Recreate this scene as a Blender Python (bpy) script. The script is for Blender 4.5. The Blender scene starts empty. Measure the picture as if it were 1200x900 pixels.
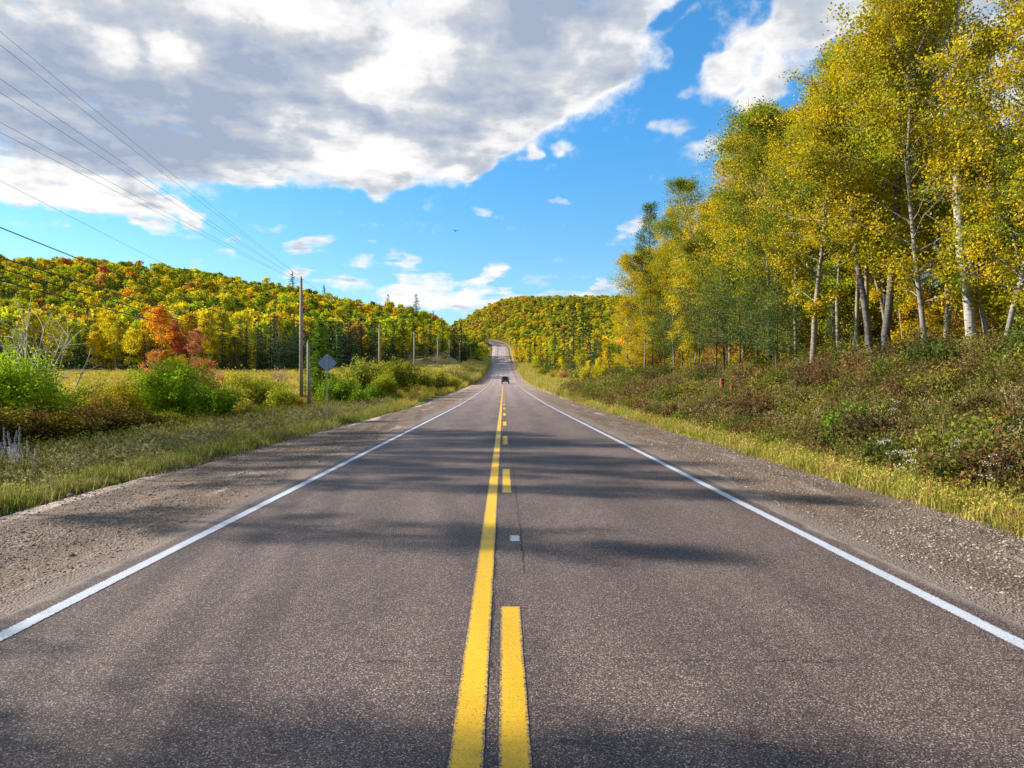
import bpy, math, random
import numpy as np
from mathutils import Vector, Matrix

scene = bpy.context.scene
COL = scene.collection
FPX = 840.0          # focal length in pixels of the 1200 px wide photograph
CAMH = 1.75

# ------------------------------------------------------------------ camera
cam_data = bpy.data.cameras.new("camera")
cam = bpy.data.objects.new("camera", cam_data)
COL.objects.link(cam)
cam.location = (0.0, 0.0, CAMH)
cam.rotation_euler = (math.radians(90.0 - 0.07), 0.0, -math.atan(10.0 / FPX))
cam_data.sensor_width = 36.0
cam_data.lens = FPX / 1200.0 * 36.0
cam_data.clip_start = 0.1
cam_data.clip_end = 12000.0
scene.camera = cam

# ------------------------------------------------------------------ light and exposure
SUN_EL, SUN_FWD = 26.0, 13.0        # degrees: height, and how far ahead of straight left
sdir = Vector((-math.cos(math.radians(SUN_FWD)) * math.cos(math.radians(SUN_EL)),
               math.sin(math.radians(SUN_FWD)) * math.cos(math.radians(SUN_EL)),
               math.sin(math.radians(SUN_EL))))
sun_data = bpy.data.lights.new("sun", 'SUN')
sun_data.energy = 5.0
sun_data.angle = math.radians(0.8)
sun_data.color = (1.0, 0.91, 0.79)
sun = bpy.data.objects.new("sun", sun_data)
COL.objects.link(sun)
sun.rotation_euler = sdir.to_track_quat('Z', 'Y').to_euler()
sun.location = (-40, 10, 40)

scene.view_settings.view_transform = 'Standard'
scene.view_settings.look = 'None'
scene.view_settings.exposure = 1.15
scene.view_settings.gamma = 1.0
scene.render.engine = 'CYCLES'
cy = scene.cycles
cy.max_bounces = 6; cy.diffuse_bounces = 3; cy.glossy_bounces = 2
cy.transmission_bounces = 3; cy.transparent_max_bounces = 6
cy.caustics_reflective = False; cy.caustics_refractive = False
cy.sample_clamp_indirect = 4.0
cy.use_denoising = True

# ------------------------------------------------------------------ node helpers
class NT:
    def __init__(self, tree):
        self.t = tree
    def n(self, kind, **kw):
        nd = self.t.nodes.new(kind)
        for k, v in kw.items():
            setattr(nd, k, v)
        return nd
    def put(self, sock, v):
        if v is None:
            return
        if hasattr(v, 'is_linked') or isinstance(v, bpy.types.NodeSocket):
            self.t.links.new(v, sock)
        else:
            sock.default_value = v
    def m(self, op, a, b=None, c=None, clamp=False):
        nd = self.n('ShaderNodeMath', operation=op, use_clamp=clamp)
        self.put(nd.inputs[0], a); self.put(nd.inputs[1], b)
        if c is not None: self.put(nd.inputs[2], c)
        return nd.outputs[0]
    def v(self, op, a, b=None):
        nd = self.n('ShaderNodeVectorMath', operation=op)
        self.put(nd.inputs[0], a)
        if op == 'SCALE': self.put(nd.inputs[3], b)
        elif b is not None: self.put(nd.inputs[1], b)
        return nd.outputs['Value'] if op in ('LENGTH', 'DOT_PRODUCT', 'DISTANCE') else nd.outputs[0]
    def noise(self, vec, scale, detail=3.0, rough=0.5, out='Fac', dist=0.0, dim='3D'):
        nd = self.n('ShaderNodeTexNoise', noise_dimensions=dim)
        self.put(nd.inputs['Vector'], vec); self.put(nd.inputs['Scale'], scale)
        nd.inputs['Detail'].default_value = detail; nd.inputs['Roughness'].default_value = rough
        nd.inputs['Distortion'].default_value = dist
        return nd.outputs[out]
    def voro(self, vec, scale, feature='F1', out='Distance', rand=1.0):
        nd = self.n('ShaderNodeTexVoronoi', feature=feature)
        self.put(nd.inputs['Vector'], vec); self.put(nd.inputs['Scale'], scale)
        nd.inputs['Randomness'].default_value = rand
        return nd.outputs[out]
    def rng(self, v, a, b, c=0.0, d=1.0, smooth=False):
        nd = self.n('ShaderNodeMapRange', interpolation_type='SMOOTHSTEP' if smooth else 'LINEAR')
        self.put(nd.inputs['Value'], v)
        for k, x in zip(('From Min', 'From Max', 'To Min', 'To Max'), (a, b, c, d)):
            self.put(nd.inputs[k], x)
        return nd.outputs[0]
    def mix(self, f, a, b, kind='MIX'):
        nd = self.n('ShaderNodeMix', data_type='RGBA', blend_type=kind)
        self.put(nd.inputs[0], f)
        for s, x in ((nd.inputs[6], a), (nd.inputs[7], b)):
            if isinstance(x, (tuple, list)): x = (*x[:3], 1.0)
            self.put(s, x)
        return nd.outputs[2]
    def ramp(self, f, stops):
        nd = self.n('ShaderNodeValToRGB')
        cr = nd.color_ramp
        while len(cr.elements) < len(stops): cr.elements.new(0.5)
        for e, (p, c) in zip(cr.elements, stops):
            e.position = p; e.color = (*c, 1.0)
        self.put(nd.inputs[0], f)
        return nd.outputs[0]
    def sep(self, v):
        nd = self.n('ShaderNodeSeparateXYZ'); self.put(nd.inputs[0], v)
        return nd.outputs
    def comb(self, x, y, z=0.0):
        nd = self.n('ShaderNodeCombineXYZ')
        self.put(nd.inputs[0], x); self.put(nd.inputs[1], y); self.put(nd.inputs[2], z)
        return nd.outputs[0]

# ------------------------------------------------------------------ world: daylight sky with broken cumulus
world = bpy.data.worlds.new("World")
scene.world = world
world.use_nodes = True
wt = NT(world.node_tree)
wt.t.nodes.clear()
sky = wt.n('ShaderNodeTexSky', sky_type='NISHITA')
sky.sun_disc = False
sky.sun_elevation = math.radians(SUN_EL)
sky.sun_rotation = math.radians(-(90.0 - SUN_FWD))
sky.air_density = 1.0; sky.dust_density = 0.3; sky.ozone_density = 2.0; sky.altitude = 300
tc = wt.n('ShaderNodeTexCoord').outputs['Generated']
dx, dy, dz = wt.sep(tc)
az = wt.m('ARCTAN2', dx, dy)
el = wt.m('ARCSINE', dz)
q0 = wt.comb(az, el, 0.0)
den = wt.m('ADD', wt.m('MAXIMUM', dz, 0.0), 0.10)
pl = wt.comb(wt.m('DIVIDE', dx, den), wt.m('DIVIDE', dy, den), 0.0)   # position on the cloud layer
warp = wt.v('SCALE', wt.v('SUBTRACT', wt.noise(pl, 2.6, 3, 0.55, out='Color'), (0.5, 0.5, 0.5)), 0.10)
warp2 = wt.v('SCALE', wt.v('SUBTRACT', wt.noise(q0, 26.0, 2, 0.5, out='Color'), (0.5, 0.5, 0.5)), 0.028)
q = wt.v('ADD', q0, wt.v('ADD', wt.v('MULTIPLY', warp, (1.0, 0.45, 0.0)), wt.v('MULTIPLY', warp2, (1.0, 0.8, 0.0))))

def ang(px, py):
    u, v_ = (px - 590.0) / FPX, (449.0 - py) / FPX
    return math.atan(u), math.atan(v_ / math.sqrt(1 + u * u))

def blob_sum(blobs, src):
    # each blob waits for the sum before it (the 1e-9 term), which keeps the shader's stack small
    tot, wait = None, src
    for (px, py, rx, ry, rot, w) in blobs:
        a, e = ang(px, py)
        u = (px - 590.0) / FPX
        mp = wt.n('ShaderNodeMapping', vector_type='TEXTURE')
        if tot is not None:
            ma = wt.n('ShaderNodeVectorMath', operation='MULTIPLY_ADD')
            wt.put(ma.inputs[0], tot); ma.inputs[1].default_value = (1e-9, 1e-9, 1e-9); wt.put(ma.inputs[2], src)
            wait = ma.outputs[0]
        wt.put(mp.inputs['Vector'], wait)
        mp.inputs['Location'].default_value = (a, e, 0)
        mp.inputs['Rotation'].default_value = (0, 0, math.radians(rot))
        mp.inputs['Scale'].default_value = (rx / FPX / (1 + u * u), ry / FPX / math.sqrt(1 + u * u), 1)
        L = wt.v('LENGTH', mp.outputs[0])
        f = wt.rng(L, 1.35, 0.35, 0.0, w, smooth=True)
        tot = f if tot is None else wt.m('ADD', tot, f)
    return tot
# cloud banks: direction (as seen from the road), half sizes, tilt, weight
COVER = [(150, 40, 330, 95, 0, 1.0), (80, 150, 260, 80, -2, 1.0), (470, 60, 260, 100, 0, 1.0), (440, 150, 210, 62, 6, 1.0),
         (680, 75, 110, 48, 14, .95), (690, 5, 130, 30, 0, .9), (600, 130, 130, 45, 28, .8), (560, 195, 50, 18, 25, .7), (250, 130, 200, 75, 0, 1.0),
         (440, 215, 60, 16, 3, .8), (905, 50, 108, 46, 30, .95), (840, 84, 40, 20, 25, .6), (975, 5, 70, 30, 20, .9), (1040, 45, 75, 60, 20, .95), (1130, 60, 120, 110, 10, .9), (1160, 180, 120, 70, 0, .8),
         (120, 232, 140, 16, -4, .85), (190, 262, 60, 9, -10, .6), (255, 300, 26, 7, 0, .45), (460, 300, 20, 6, 0, .5), (400, 330, 36, 7, 0, .5), (300, 262, 22, 6, -8, .45), (20, 228, 60, 16, 0, .7), (215, 248, 42, 11, -18, .66), (325, 203, 16, 20, 0, .75), (293, 213, 26, 13, 0, .7),
         (885, 112, 30, 17, 25, .72), (815, 177, 42, 13, 22, .62), (793, 150, 22, 11, 10, .5), (625, 183, 10, 11, 0, .66), (662, 177, 20, 8, 15, .58),
         (567, 247, 21, 8, 0, .66), (655, 238, 20, 5, 0, .5), (368, 290, 42, 11, 4, .7), (275, 283, 12, 6, 0, .6), (740, 262, 26, 12, 30, .55),
         (430, 312, 30, 8, 0, .55), (482, 308, 18, 9, 10, .6), (490, 330, 62, 13, 8, .82), (570, 322, 32, 12, 20, .8), (530, 350, 110, 14, 0, .85), (350, 317, 26, 8, 0, .6),
         (690, 341, 70, 5, 0, .6), (430, 292, 14, 4, 0, .4), (320, 345, 60, 10, 0, .3), (690, 400, 400, 40, 0, .25), (60, 268, 60, 8, 0, .3),
         (595, 255, 12, 5, 0, .35), (640, 330, 40, 8, 0, .25)]
HOLES = [(812, 44, 20, 16, 30, .9), (790, 15, 34, 8, 20, .5), (320, 192, 12, 6, 0, .5), (985, 55, 14, 60, -35, .55), (190, 228, 10, 10, 0, .3), (900, 10, 20, 10, 30, .3)]
GREY = [(90, 150, 260, 62, 0, .80), (20, 60, 130, 50, 0, .35), (260, 125, 130, 60, 0, .50), (330, 65, 110, 28, 8, .55), (560, 60, 100, 42, 10, .50), (600, 110, 110, 26, 20, .4),
        (150, 175, 200, 30, 0, .3), (400, 130, 80, 20, -5, .35), (680, 20, 130, 34, 0, .45), (700, 98, 90, 16, 20, .3), (520, 165, 60, 18, 20, .3)]
LIT = [(135, 60, 34, 28, 0, .8), (205, 65, 30, 24, 0, .8), (205, 110, 22, 20, 0, .5), (320, 8, 110, 28, 0, .8), (480, 82, 80, 36, 15, .75), (430, 95, 60, 26, 10, .3), (335, 140, 50, 14, 0, .45),
       (440, 190, 90, 22, 4, .75), (530, 205, 36, 12, 20, .8), (700, 52, 70, 24, 0, .5), (720, 110, 40, 12, 20, .5), (520, 335, 130, 34, 0, .7), (150, 240, 180, 20, -5, .5), (30, 205, 60, 12, 0, .5), (70, 232, 100, 14, 0, .6), (900, 50, 90, 40, 30, .6), (1040, 50, 80, 70, 0, .6)]
hand = wt.m('SUBTRACT', wt.m('MINIMUM', blob_sum(COVER, q), 1.15), blob_sum(HOLES, q))
# elsewhere in the sky the same broken cloud field goes on by itself
off = wt.v('LENGTH', wt.v('MULTIPLY', wt.v('SUBTRACT', q0, (0.0, 0.22, 0.0)), (1.0, 1.55, 0.0)))
elsewhere = wt.rng(off, 0.62, 0.95, 0.0, 1.0, smooth=True)
wild = wt.rng(wt.noise(pl, 0.55, 3, 0.5), 0.42, 0.60, 0.0, 1.0)
cover = wt.m('ADD', wt.m('MULTIPLY', hand, wt.m('SUBTRACT', 1.0, elsewhere)), wt.m('MULTIPLY', wild, elsewhere))
puffv = wt.v('ADD', pl, (3.1, 7.7, 0.0))
n1 = wt.noise(puffv, 3.1, 7, 0.58)
n1b = wt.noise(wt.v('ADD', puffv, (-0.05, 0.035, 0.0)), 3.1, 5, 0.55)
n2 = wt.noise(q0, 30.0, 6, 0.62)
fl = wt.m('ADD', wt.m('MULTIPLY', wt.m('SUBTRACT', n1, 0.5), 1.35), wt.m('MULTIPLY', wt.m('SUBTRACT', n2, 0.5), 1.35))
dens = wt.m('ADD', cover, fl)
mask = wt.rng(dens, 0.16, 0.98, 0.0, 1.0, smooth=True)
relief = wt.m('MULTIPLY', wt.m('SUBTRACT', n1b, n1), 2.8)
relief2 = wt.m('MULTIPLY', wt.m('SUBTRACT', wt.noise(pl, 1.9, 7, 0.55), 0.5), 2.1)
greyf = wt.m('SUBTRACT', wt.m('ADD', wt.m('MULTIPLY', blob_sum(GREY, q), 0.50), 0.20), wt.m('MULTIPLY', blob_sum(LIT, q), 0.66))
greyf = wt.m('ADD', wt.m('MULTIPLY', greyf, wt.m('SUBTRACT', 1.0, elsewhere)), wt.m('MULTIPLY', wt.rng(wild, 0.5, 1.0, 0.0, 0.6), elsewhere))
thick = wt.rng(dens, 0.50, 1.15, -0.12, 0.30)
shade = wt.m('ADD', wt.m('ADD', greyf, thick), wt.m('ADD', relief, relief2), clamp=True)
CLK = 4.65
ccol = wt.ramp(shade, [(0.0, (1.0, .985, .97)), (0.22, (.86, .86, .88)), (0.5, (.59, .63, .69)), (0.78, (.47, .53, .65)), (1.0, (.375, .45, .59))])
ccol = wt.v('SCALE', ccol, CLK)
hsv = wt.n('ShaderNodeHueSaturation')
hsv.inputs['Saturation'].default_value = 1.22
hsv.inputs['Value'].default_value = 1.1
hsv.inputs['Hue'].default_value = 0.495
wt.put(hsv.inputs['Color'], sky.outputs[0])
low = wt.ramp(wt.rng(el, 0.0, 0.6), [(0.0, (.50, .60, .66)), (0.25, (.60, .74, .80)), (0.6, (.52, .88, 1.02)), (1.0, (.58, .90, 1.02))])
clear = wt.mix(1.0, hsv.outputs[0], low, 'MULTIPLY')
fin = wt.mix(mask, clear, ccol)
bg = wt.n('ShaderNodeBackground')
wt.put(bg.inputs[0], fin)
bg.inputs[1].default_value = 0.10
wo = wt.n('ShaderNodeOutputWorld')
wt.t.links.new(bg.outputs[0], wo.inputs[0])
world.cycles.sampling_method = 'MANUAL'
world.cycles.sample_map_resolution = 512

# ------------------------------------------------------------------ numbers: noise and the lie of the land
def sstep(x, a, b):
    t = np.clip((np.asarray(x, float) - a) / (b - a), 0, 1)
    return t * t * (3 - 2 * t)

def _hash(ix, iy, seed):
    n = (ix * 374761393 + iy * 668265263 + seed * 1442695041) & 0x7fffffff
    n = ((n ^ (n >> 13)) * 1274126177) & 0x7fffffff
    return ((n ^ (n >> 16)) & 0xffff) / 65535.0

def vnoise(x, y, seed=0):
    x = np.asarray(x, float); y = np.asarray(y, float)
    ix = np.floor(x).astype(np.int64); iy = np.floor(y).astype(np.int64)
    fx = x - ix; fy = y - iy
    fx = fx * fx * (3 - 2 * fx); fy = fy * fy * (3 - 2 * fy)
    a = _hash(ix, iy, seed); b = _hash(ix + 1, iy, seed); c = _hash(ix, iy + 1, seed); d = _hash(ix + 1, iy + 1, seed)
    return (a * (1 - fx) + b * fx) * (1 - fy) + (c * (1 - fx) + d * fx) * fy

def fbm(x, y, seed=0, octv=4):
    t = 0; a = 0.5; s = 0
    for k in range(octv):
        t = t + a * vnoise(x * 2 ** k, y * 2 ** k, seed + k * 17); s += a; a *= 0.5
    return t / s - 0.5

_rd = np.array([(-600, 0), (0, 0), (60, 0), (105, .4), (150, 1.0), (210, 2.3), (300, 7.0), (392, 12.7), (430, 13.0), (470, 13.2), (520, 18), (650, 35), (720, 43),
                (800, 51), (900, 58), (1100, 64), (2000, 74), (9000, 90)], float)
_tab_d = np.arange(-600, 9001, 4.0)
_tab_z = np.interp(_tab_d, _rd[:, 0], _rd[:, 1])
_k = np.exp(-0.5 * (np.arange(-8, 9) / 3.2) ** 2); _k /= _k.sum()
_tab_z = np.convolve(np.pad(_tab_z, 8, mode='edge'), _k, 'valid')
_rx = np.array([(-600, 0), (200, 0), (392, -.9), (500, -1.6), (640, -2.6), (690, -5), (740, -13), (790, -30), (840, -58), (900, -100), (1000, -175), (9000, -180)], float)
_tab_x = np.interp(_tab_d, _rx[:, 0], _rx[:, 1])
_tab_x = np.convolve(np.pad(_tab_x, 8, mode='edge'), _k, 'valid')
def roadz(d): return np.interp(d, _tab_d, _tab_z)
def roadx(d): return np.interp(d, _tab_d, _tab_x)

FIELD = np.array([(-600, -1.0), (-20, -.8), (40, -.65), (64, -.45), (90, .9), (120, 2.7), (150, 3.9), (200, 5.2), (300, 9.2), (392, 13.8), (430, 14.5), (520, 19), (650, 36), (800, 52), (9000, 90)])
BANK = np.array([(-600, 2.0), (0, 1.9), (14, 2.15), (19, 2.5), (32, 2.1), (45, 1.95), (80, 1.9), (110, 1.5), (150, .9), (250, .8), (9000, 1.0)])
TRL = np.array([(-3, .19), (-.9, .19), (-.70, .186), (-.464, .166), (-.345, .147), (-.226, .123), (-.107, .100), (-.0655, .093), (-.05, .088), (0, .08)])
TRC = np.array([(-1, .05), (-.2, .07), (-.07, .086), (-.054, .092), (-.03, .107), (0, .120), (.03, .1245), (.16, .1245), (.3, .12), (1.0, .10), (2, .08)])

def ground_z(x, d):
    x = np.asarray(x, float); d = np.asarray(d, float)
    R = roadz(d); s = x - roadx(d); a = np.abs(s)
    ds = np.maximum(d, 40.0)
    u = x / ds
    # left: verge, then the meadow, then the wooded hill
    F = np.interp(d, FIELD[:, 0], FIELD[:, 1])
    W = 3.6 + 8.0 * sstep(d, 60, 130)
    verge = R - 0.14
    zl = verge + (F - verge) * sstep(a, 7.3, 7.3 + W)
    al = 0.0143 + (np.interp(u, TRL[:, 0], TRL[:, 1]) - 0.029 - 0.0143) * sstep(d, 150, 460) ** 0.8
    de = np.minimum(d, 470)
    zh = CAMH + de * al - np.maximum(d - 470, 0) * 0.05
    wl = sstep(-u, 0.052, 0.095) * sstep(d, 140, 190)
    zl = zl * (1 - wl) + zh * wl
    # right: shallow verge, then the cut bank
    B = R + np.interp(d, BANK[:, 0], BANK[:, 1]) + 0.035 * np.maximum(s - 14, 0) * sstep(d, 20, 120)
    zr = (R - 0.12) + (B - (R - 0.12)) * (0.75 * np.clip((s - 7.5) / 6.5, 0, 1) ** 1.15 + 0.25 * sstep(s, 7.5, 14))
    zr = np.where(s > 14, B, zr)
    z = np.where(s < 0, zl, zr)
    # the far hill that closes the valley
    ac = 0.0495 + (np.interp(u, TRC[:, 0], TRC[:, 1]) - 0.0115 - 0.0495) * sstep(d, 640, 1040)
    zc = CAMH + np.minimum(d, 1040) * ac - np.maximum(d - 1040, 0) * 0.04
    wc = sstep(d, 610, 690) * sstep(a, 6, 45) * sstep(u, -0.11, -0.06)
    z = z * (1 - wc) + zc * wc
    flat = np.minimum(R - 0.07 - 0.035 * np.maximum(a - 3.9, 0), R)
    z = np.where(a < 7.3, flat, z)
    rough = sstep(a, 7.6, 11)
    z = z + rough * (0.22 * fbm(x / 3.1, d / 3.1, 5, 4) + 0.5 * fbm(x / 14.0, d / 14.0, 9, 3)) + sstep(d, 180, 380) * sstep(a, 20, 60) * 9 * fbm(x / 60.0, d / 60.0, 3, 3)
    z = z + sstep(s, 8.5, 10.5) * (1 - sstep(d, 70, 110)) * .45 * fbm(x / 1.5, d / 1.9, 27, 3)
    return z

def gz(x, d):
    return float(ground_z(np.array([x]), np.array([d]))[0])

# ------------------------------------------------------------------ mesh helpers
def make_mesh(name, verts, faces, mats=(), mat_idx=None, attrs=None, smooth=False):
    """faces: list of int arrays (n, k), k = 3 or 4"""
    me = bpy.data.meshes.new(name)
    verts = np.asarray(verts, np.float32)
    faces = [np.asarray(f, np.int32) for f in faces if len(f)]
    me.vertices.add(len(verts)); me.vertices.foreach_set("co", verts.ravel())
    nl = sum(f.size for f in faces); npoly = sum(len(f) for f in faces)
    me.loops.add(nl); me.loops.foreach_set("vertex_index", np.concatenate([f.ravel() for f in faces]))
    tot = np.concatenate([np.full(len(f), f.shape[1], np.int32) for f in faces])
    me.polygons.add(npoly)
    me.polygons.foreach_set("loop_start", np.concatenate([[0], np.cumsum(tot)[:-1]]).astype(np.int32))
    me.polygons.foreach_set("loop_total", tot)
    if mat_idx is not None: me.polygons.foreach_set("material_index", np.asarray(mat_idx, np.int32))
    me.polygons.foreach_set("use_smooth", np.full(npoly, bool(smooth)))
    for m in mats: me.materials.append(m)
    for k, v in (attrs or {}).items():
        at = me.attributes.new(k, 'FLOAT', 'POINT'); at.data.foreach_set("value", np.asarray(v, np.float32))
    me.update(calc_edges=True)
    return me

class Geo:
    def __init__(self): self.v = []; self.f3 = []; self.f4 = []; self.n = 0; self.a = []
    def add(self, v, f3=None, f4=None, a=None):
        v = np.asarray(v, float)
        if f3 is not None and len(f3): self.f3.append(np.asarray(f3) + self.n)
        if f4 is not None and len(f4): self.f4.append(np.asarray(f4) + self.n)
        self.v.append(v); self.n += len(v)
        self.a.append(np.zeros(len(v)) if a is None else np.broadcast_to(np.asarray(a, float), (len(v),)))
    def faces(self):
        o = []
        if self.f3: o.append(np.concatenate(self.f3))
        if self.f4: o.append(np.concatenate(self.f4))
        return o
    def verts(self): return np.concatenate(self.v)
    def attr(self): return np.concatenate(self.a)
    def tube(self, pts, rad, sides=5, a=None, cap=True):
        pts = np.asarray(pts, float); rad = np.broadcast_to(np.asarray(rad, float), (len(pts),))
        t = np.gradient(pts, axis=0); t /= np.linalg.norm(t, axis=1)[:, None] + 1e-9
        ref = np.array([0, 0, 1.0]) if abs(t[0, 2]) < 0.9 else np.array([1.0, 0, 0])
        u = np.cross(t, ref); u /= np.linalg.norm(u, axis=1)[:, None] + 1e-9
        w = np.cross(t, u)
        an = np.arange(sides) * 2 * math.pi / sides
        ring = pts[:, None, :] + rad[:, None, None] * (np.cos(an)[None, :, None] * u[:, None, :] + np.sin(an)[None, :, None] * w[:, None, :])
        v = ring.reshape(-1, 3); n = len(pts)
        i = np.arange(n - 1)[:, None] * sides; j = np.arange(sides)[None, :]; j2 = (j + 1) % sides
        f = np.stack([i + j, i + j2, i + sides + j2, i + sides + j], -1).reshape(-1, 4)
        f3 = None
        if cap:
            v = np.concatenate([v, pts[:1], pts[-1:]]); k = n * sides
            j = np.arange(sides)
            f3 = np.concatenate([np.stack([np.full(sides, k), (j + 1) % sides, j], 1), np.stack([np.full(sides, k + 1), (n - 1) * sides + j, (n - 1) * sides + (j + 1) % sides], 1)])
        self.add(v, f3, f, a)
    def box(self, c, size, rz=0.0, a=None, taper=(1, 1)):
        c = np.asarray(c, float); hx, hy, hz = np.asarray(size, float) / 2
        tx, ty = taper
        v = np.array([(-hx, -hy, -hz), (hx, -hy, -hz), (hx, hy, -hz), (-hx, hy, -hz), (-hx * tx, -hy * ty, hz), (hx * tx, -hy * ty, hz), (hx * tx, hy * ty, hz), (-hx * tx, hy * ty, hz)])
        cr, sr = math.cos(rz), math.sin(rz)
        v = np.stack([v[:, 0] * cr - v[:, 1] * sr, v[:, 0] * sr + v[:, 1] * cr, v[:, 2]], 1) + c
        self.add(v, None, [(0, 3, 2, 1), (4, 5, 6, 7), (0, 1, 5, 4), (1, 2, 6, 5), (2, 3, 7, 6), (3, 0, 4, 7)], a)
    def quads(self, c, nrm, size, rng, aspect=1.35, a=None, axis=None):
        """leaf-like rhombs at c facing nrm"""
        n = len(c)
        if axis is None: axis = rng.normal(size=(n, 3))
        u = np.cross(nrm, axis); u /= np.linalg.norm(u, axis=1)[:, None] + 1e-9
        w = np.cross(nrm, u); w /= np.linalg.norm(w, axis=1)[:, None] + 1e-9
        s = np.broadcast_to(np.asarray(size, float), (n,))[:, None]
        v = np.stack([c - w * s * aspect * .5, c + u * s * .5 - w * s * .05, c + w * s * aspect * .5, c - u * s * .5 - w * s * .05], 1).reshape(-1, 3)
        f = np.arange(4 * n).reshape(n, 4)
        self.add(v, None, f, None if a is None else np.repeat(a, 4))
    def mesh(self, name, mats, smooth=False, attr=True):
        return make_mesh(name, self.verts(), self.faces(), mats, attrs={"var": self.attr()} if attr else None, smooth=smooth)

def link(name, me, parent=None, loc=None, rz=None, scale=None, **props):
    o = bpy.data.objects.new(name, me)
    COL.objects.link(o)
    if parent is not None: o.parent = parent
    if loc is not None: o.location = loc
    if rz is not None: o.rotation_euler = (0, 0, rz) if not isinstance(rz, (tuple, list)) else rz
    if scale is not None: o.scale = (scale,) * 3 if not isinstance(scale, (tuple, list)) else scale
    for k, v in props.items(): o[k] = v
    return o
def thing(name, label, cat, loc=(0, 0, 0), rz=0.0, scale=1.0, group=None):
    o = link(name, None, None, loc, rz, scale, label=label, category=cat)
    o.empty_display_size = 0.2
    if group: o['group'] = group
    return o

# ------------------------------------------------------------------ materials
def mat(name):
    m = bpy.data.materials.new(name); m.use_nodes = True
    t = NT(m.node_tree); t.t.nodes.clear()
    out = t.n('ShaderNodeOutputMaterial')
    return m, t, out
def attr(t, name, kind='GEOMETRY', out='Fac'):
    nd = t.n('ShaderNodeAttribute', attribute_type=kind, attribute_name=name)
    return nd.outputs[out]
def principled(t, out, col, rough=0.8, bump=None, bstr=0.3, bdist=0.02, metal=0.0, spec=0.3):
    p = t.n('ShaderNodeBsdfPrincipled')
    t.put(p.inputs['Base Color'], (*col, 1.0) if isinstance(col, tuple) else col)
    t.put(p.inputs['Roughness'], rough); t.put(p.inputs['Metallic'], metal)
    p.inputs['Specular IOR Level'].default_value = spec
    if bump is not None:
        b = t.n('ShaderNodeBump'); b.inputs['Strength'].default_value = bstr; b.inputs['Distance'].default_value = bdist
        t.put(b.inputs['Height'], bump); t.t.links.new(b.outputs[0], p.inputs['Normal'])
    t.t.links.new(p.outputs[0], out.inputs[0])
    return p
def plain(name, col, rough=0.7, metal=0.0, var=0.15, scale=8.0):
    m, t, out = mat(name)
    g = t.n('ShaderNodeTexCoord').outputs['Object']
    n = t.noise(g, scale, 4, 0.6)
    c = t.mix(t.rng(n, .3, .7), tuple(x * (1 - var) for x in col), tuple(min(1, x * (1 + var)) for x in col))
    principled(t, out, c, rough, n, 0.15, 0.01, metal)
    return m

def foliage_mat(name, trans=0.38, second=True, clump=0.9, vr=(0.55, 1.35)):
    """leaf colour: 'tint' with patches of 'tint_b', both carried by the plant itself"""
    m, t, out = mat(name)
    ta = attr(t, 'tint', 'INSTANCER', 'Color'); var = attr(t, 'var')
    if second:
        tb = attr(t, 'tint_b', 'INSTANCER', 'Color')
        oc = t.n('ShaderNodeTexCoord').outputs['Object']
        rnd = t.n('ShaderNodeObjectInfo').outputs['Random']
        nz = t.noise(t.v('ADD', oc, t.comb(t.m('MULTIPLY', rnd, 37.0), 0, 0)), clump, 2, 0.55)
        f = t.rng(t.m('ADD', nz, t.m('MULTIPLY', t.m('SUBTRACT', var, 0.5), 0.22)), 0.42, 0.60)
        col = t.mix(f, ta, tb)
    else: col = ta
    col = t.v('SCALE', col, t.rng(var, 0, 1, *vr))
    d = t.n('ShaderNodeBsdfDiffuse'); t.put(d.inputs[0], col)
    tr = t.n('ShaderNodeBsdfTranslucent'); t.put(tr.inputs[0], t.v('SCALE', col, 1.15))
    mx = t.n('ShaderNodeMixShader'); mx.inputs[0].default_value = trans
    t.t.links.new(d.outputs[0], mx.inputs[1]); t.t.links.new(tr.outputs[0], mx.inputs[2]); t.t.links.new(mx.outputs[0], out.inputs[0])
    return m
M = {}
M['leaf'] = foliage_mat('leaf')
M['needle'] = foliage_mat('needle', 0.15, clump=0.7, vr=(0.6, 1.3))
M['shrub_leaf'] = foliage_mat('shrub_leaf', 0.35, clump=1.5)
M['far_leaf'] = foliage_mat('far_leaf', 0.30, clump=0.25, vr=(0.6, 1.3))
M['grass'] = foliage_mat('grass', 0.35, second=False, vr=(0.5, 1.45))

# bark: pale with dark bands and scars, or dark and furrowed, by the tree's own tint
m, t, out = mat('bark'); M['bark'] = m
oc = t.n('ShaderNodeTexCoord').outputs['Object']
ta = attr(t, 'tint', 'INSTANCER', 'Color')
bands = t.noise(t.v('MULTIPLY', oc, (2.5, 2.5, 16.0)), 1.0, 4, 0.65)
blot = t.noise(oc, 2.2, 4, 0.6)
low_ = t.rng(t.sep(oc)[2], .2, 3.2, .85, 0)
fur = t.noise(t.v('MULTIPLY', oc, (14, 14, 2.2)), 1.0, 4, .65)
col = t.mix(t.rng(bands, .53, .66), ta, t.v('SCALE', ta, 0.25))
col = t.mix(t.m('MULTIPLY', low_, t.rng(fur, .42, .60)), col, t.v('SCALE', ta, .32))
col = t.mix(t.rng(blot, .52, .70, 0, .8), col, t.v('SCALE', ta, 0.45))
principled(t, out, col, 0.85, bands, 0.5, 0.02)

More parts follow.
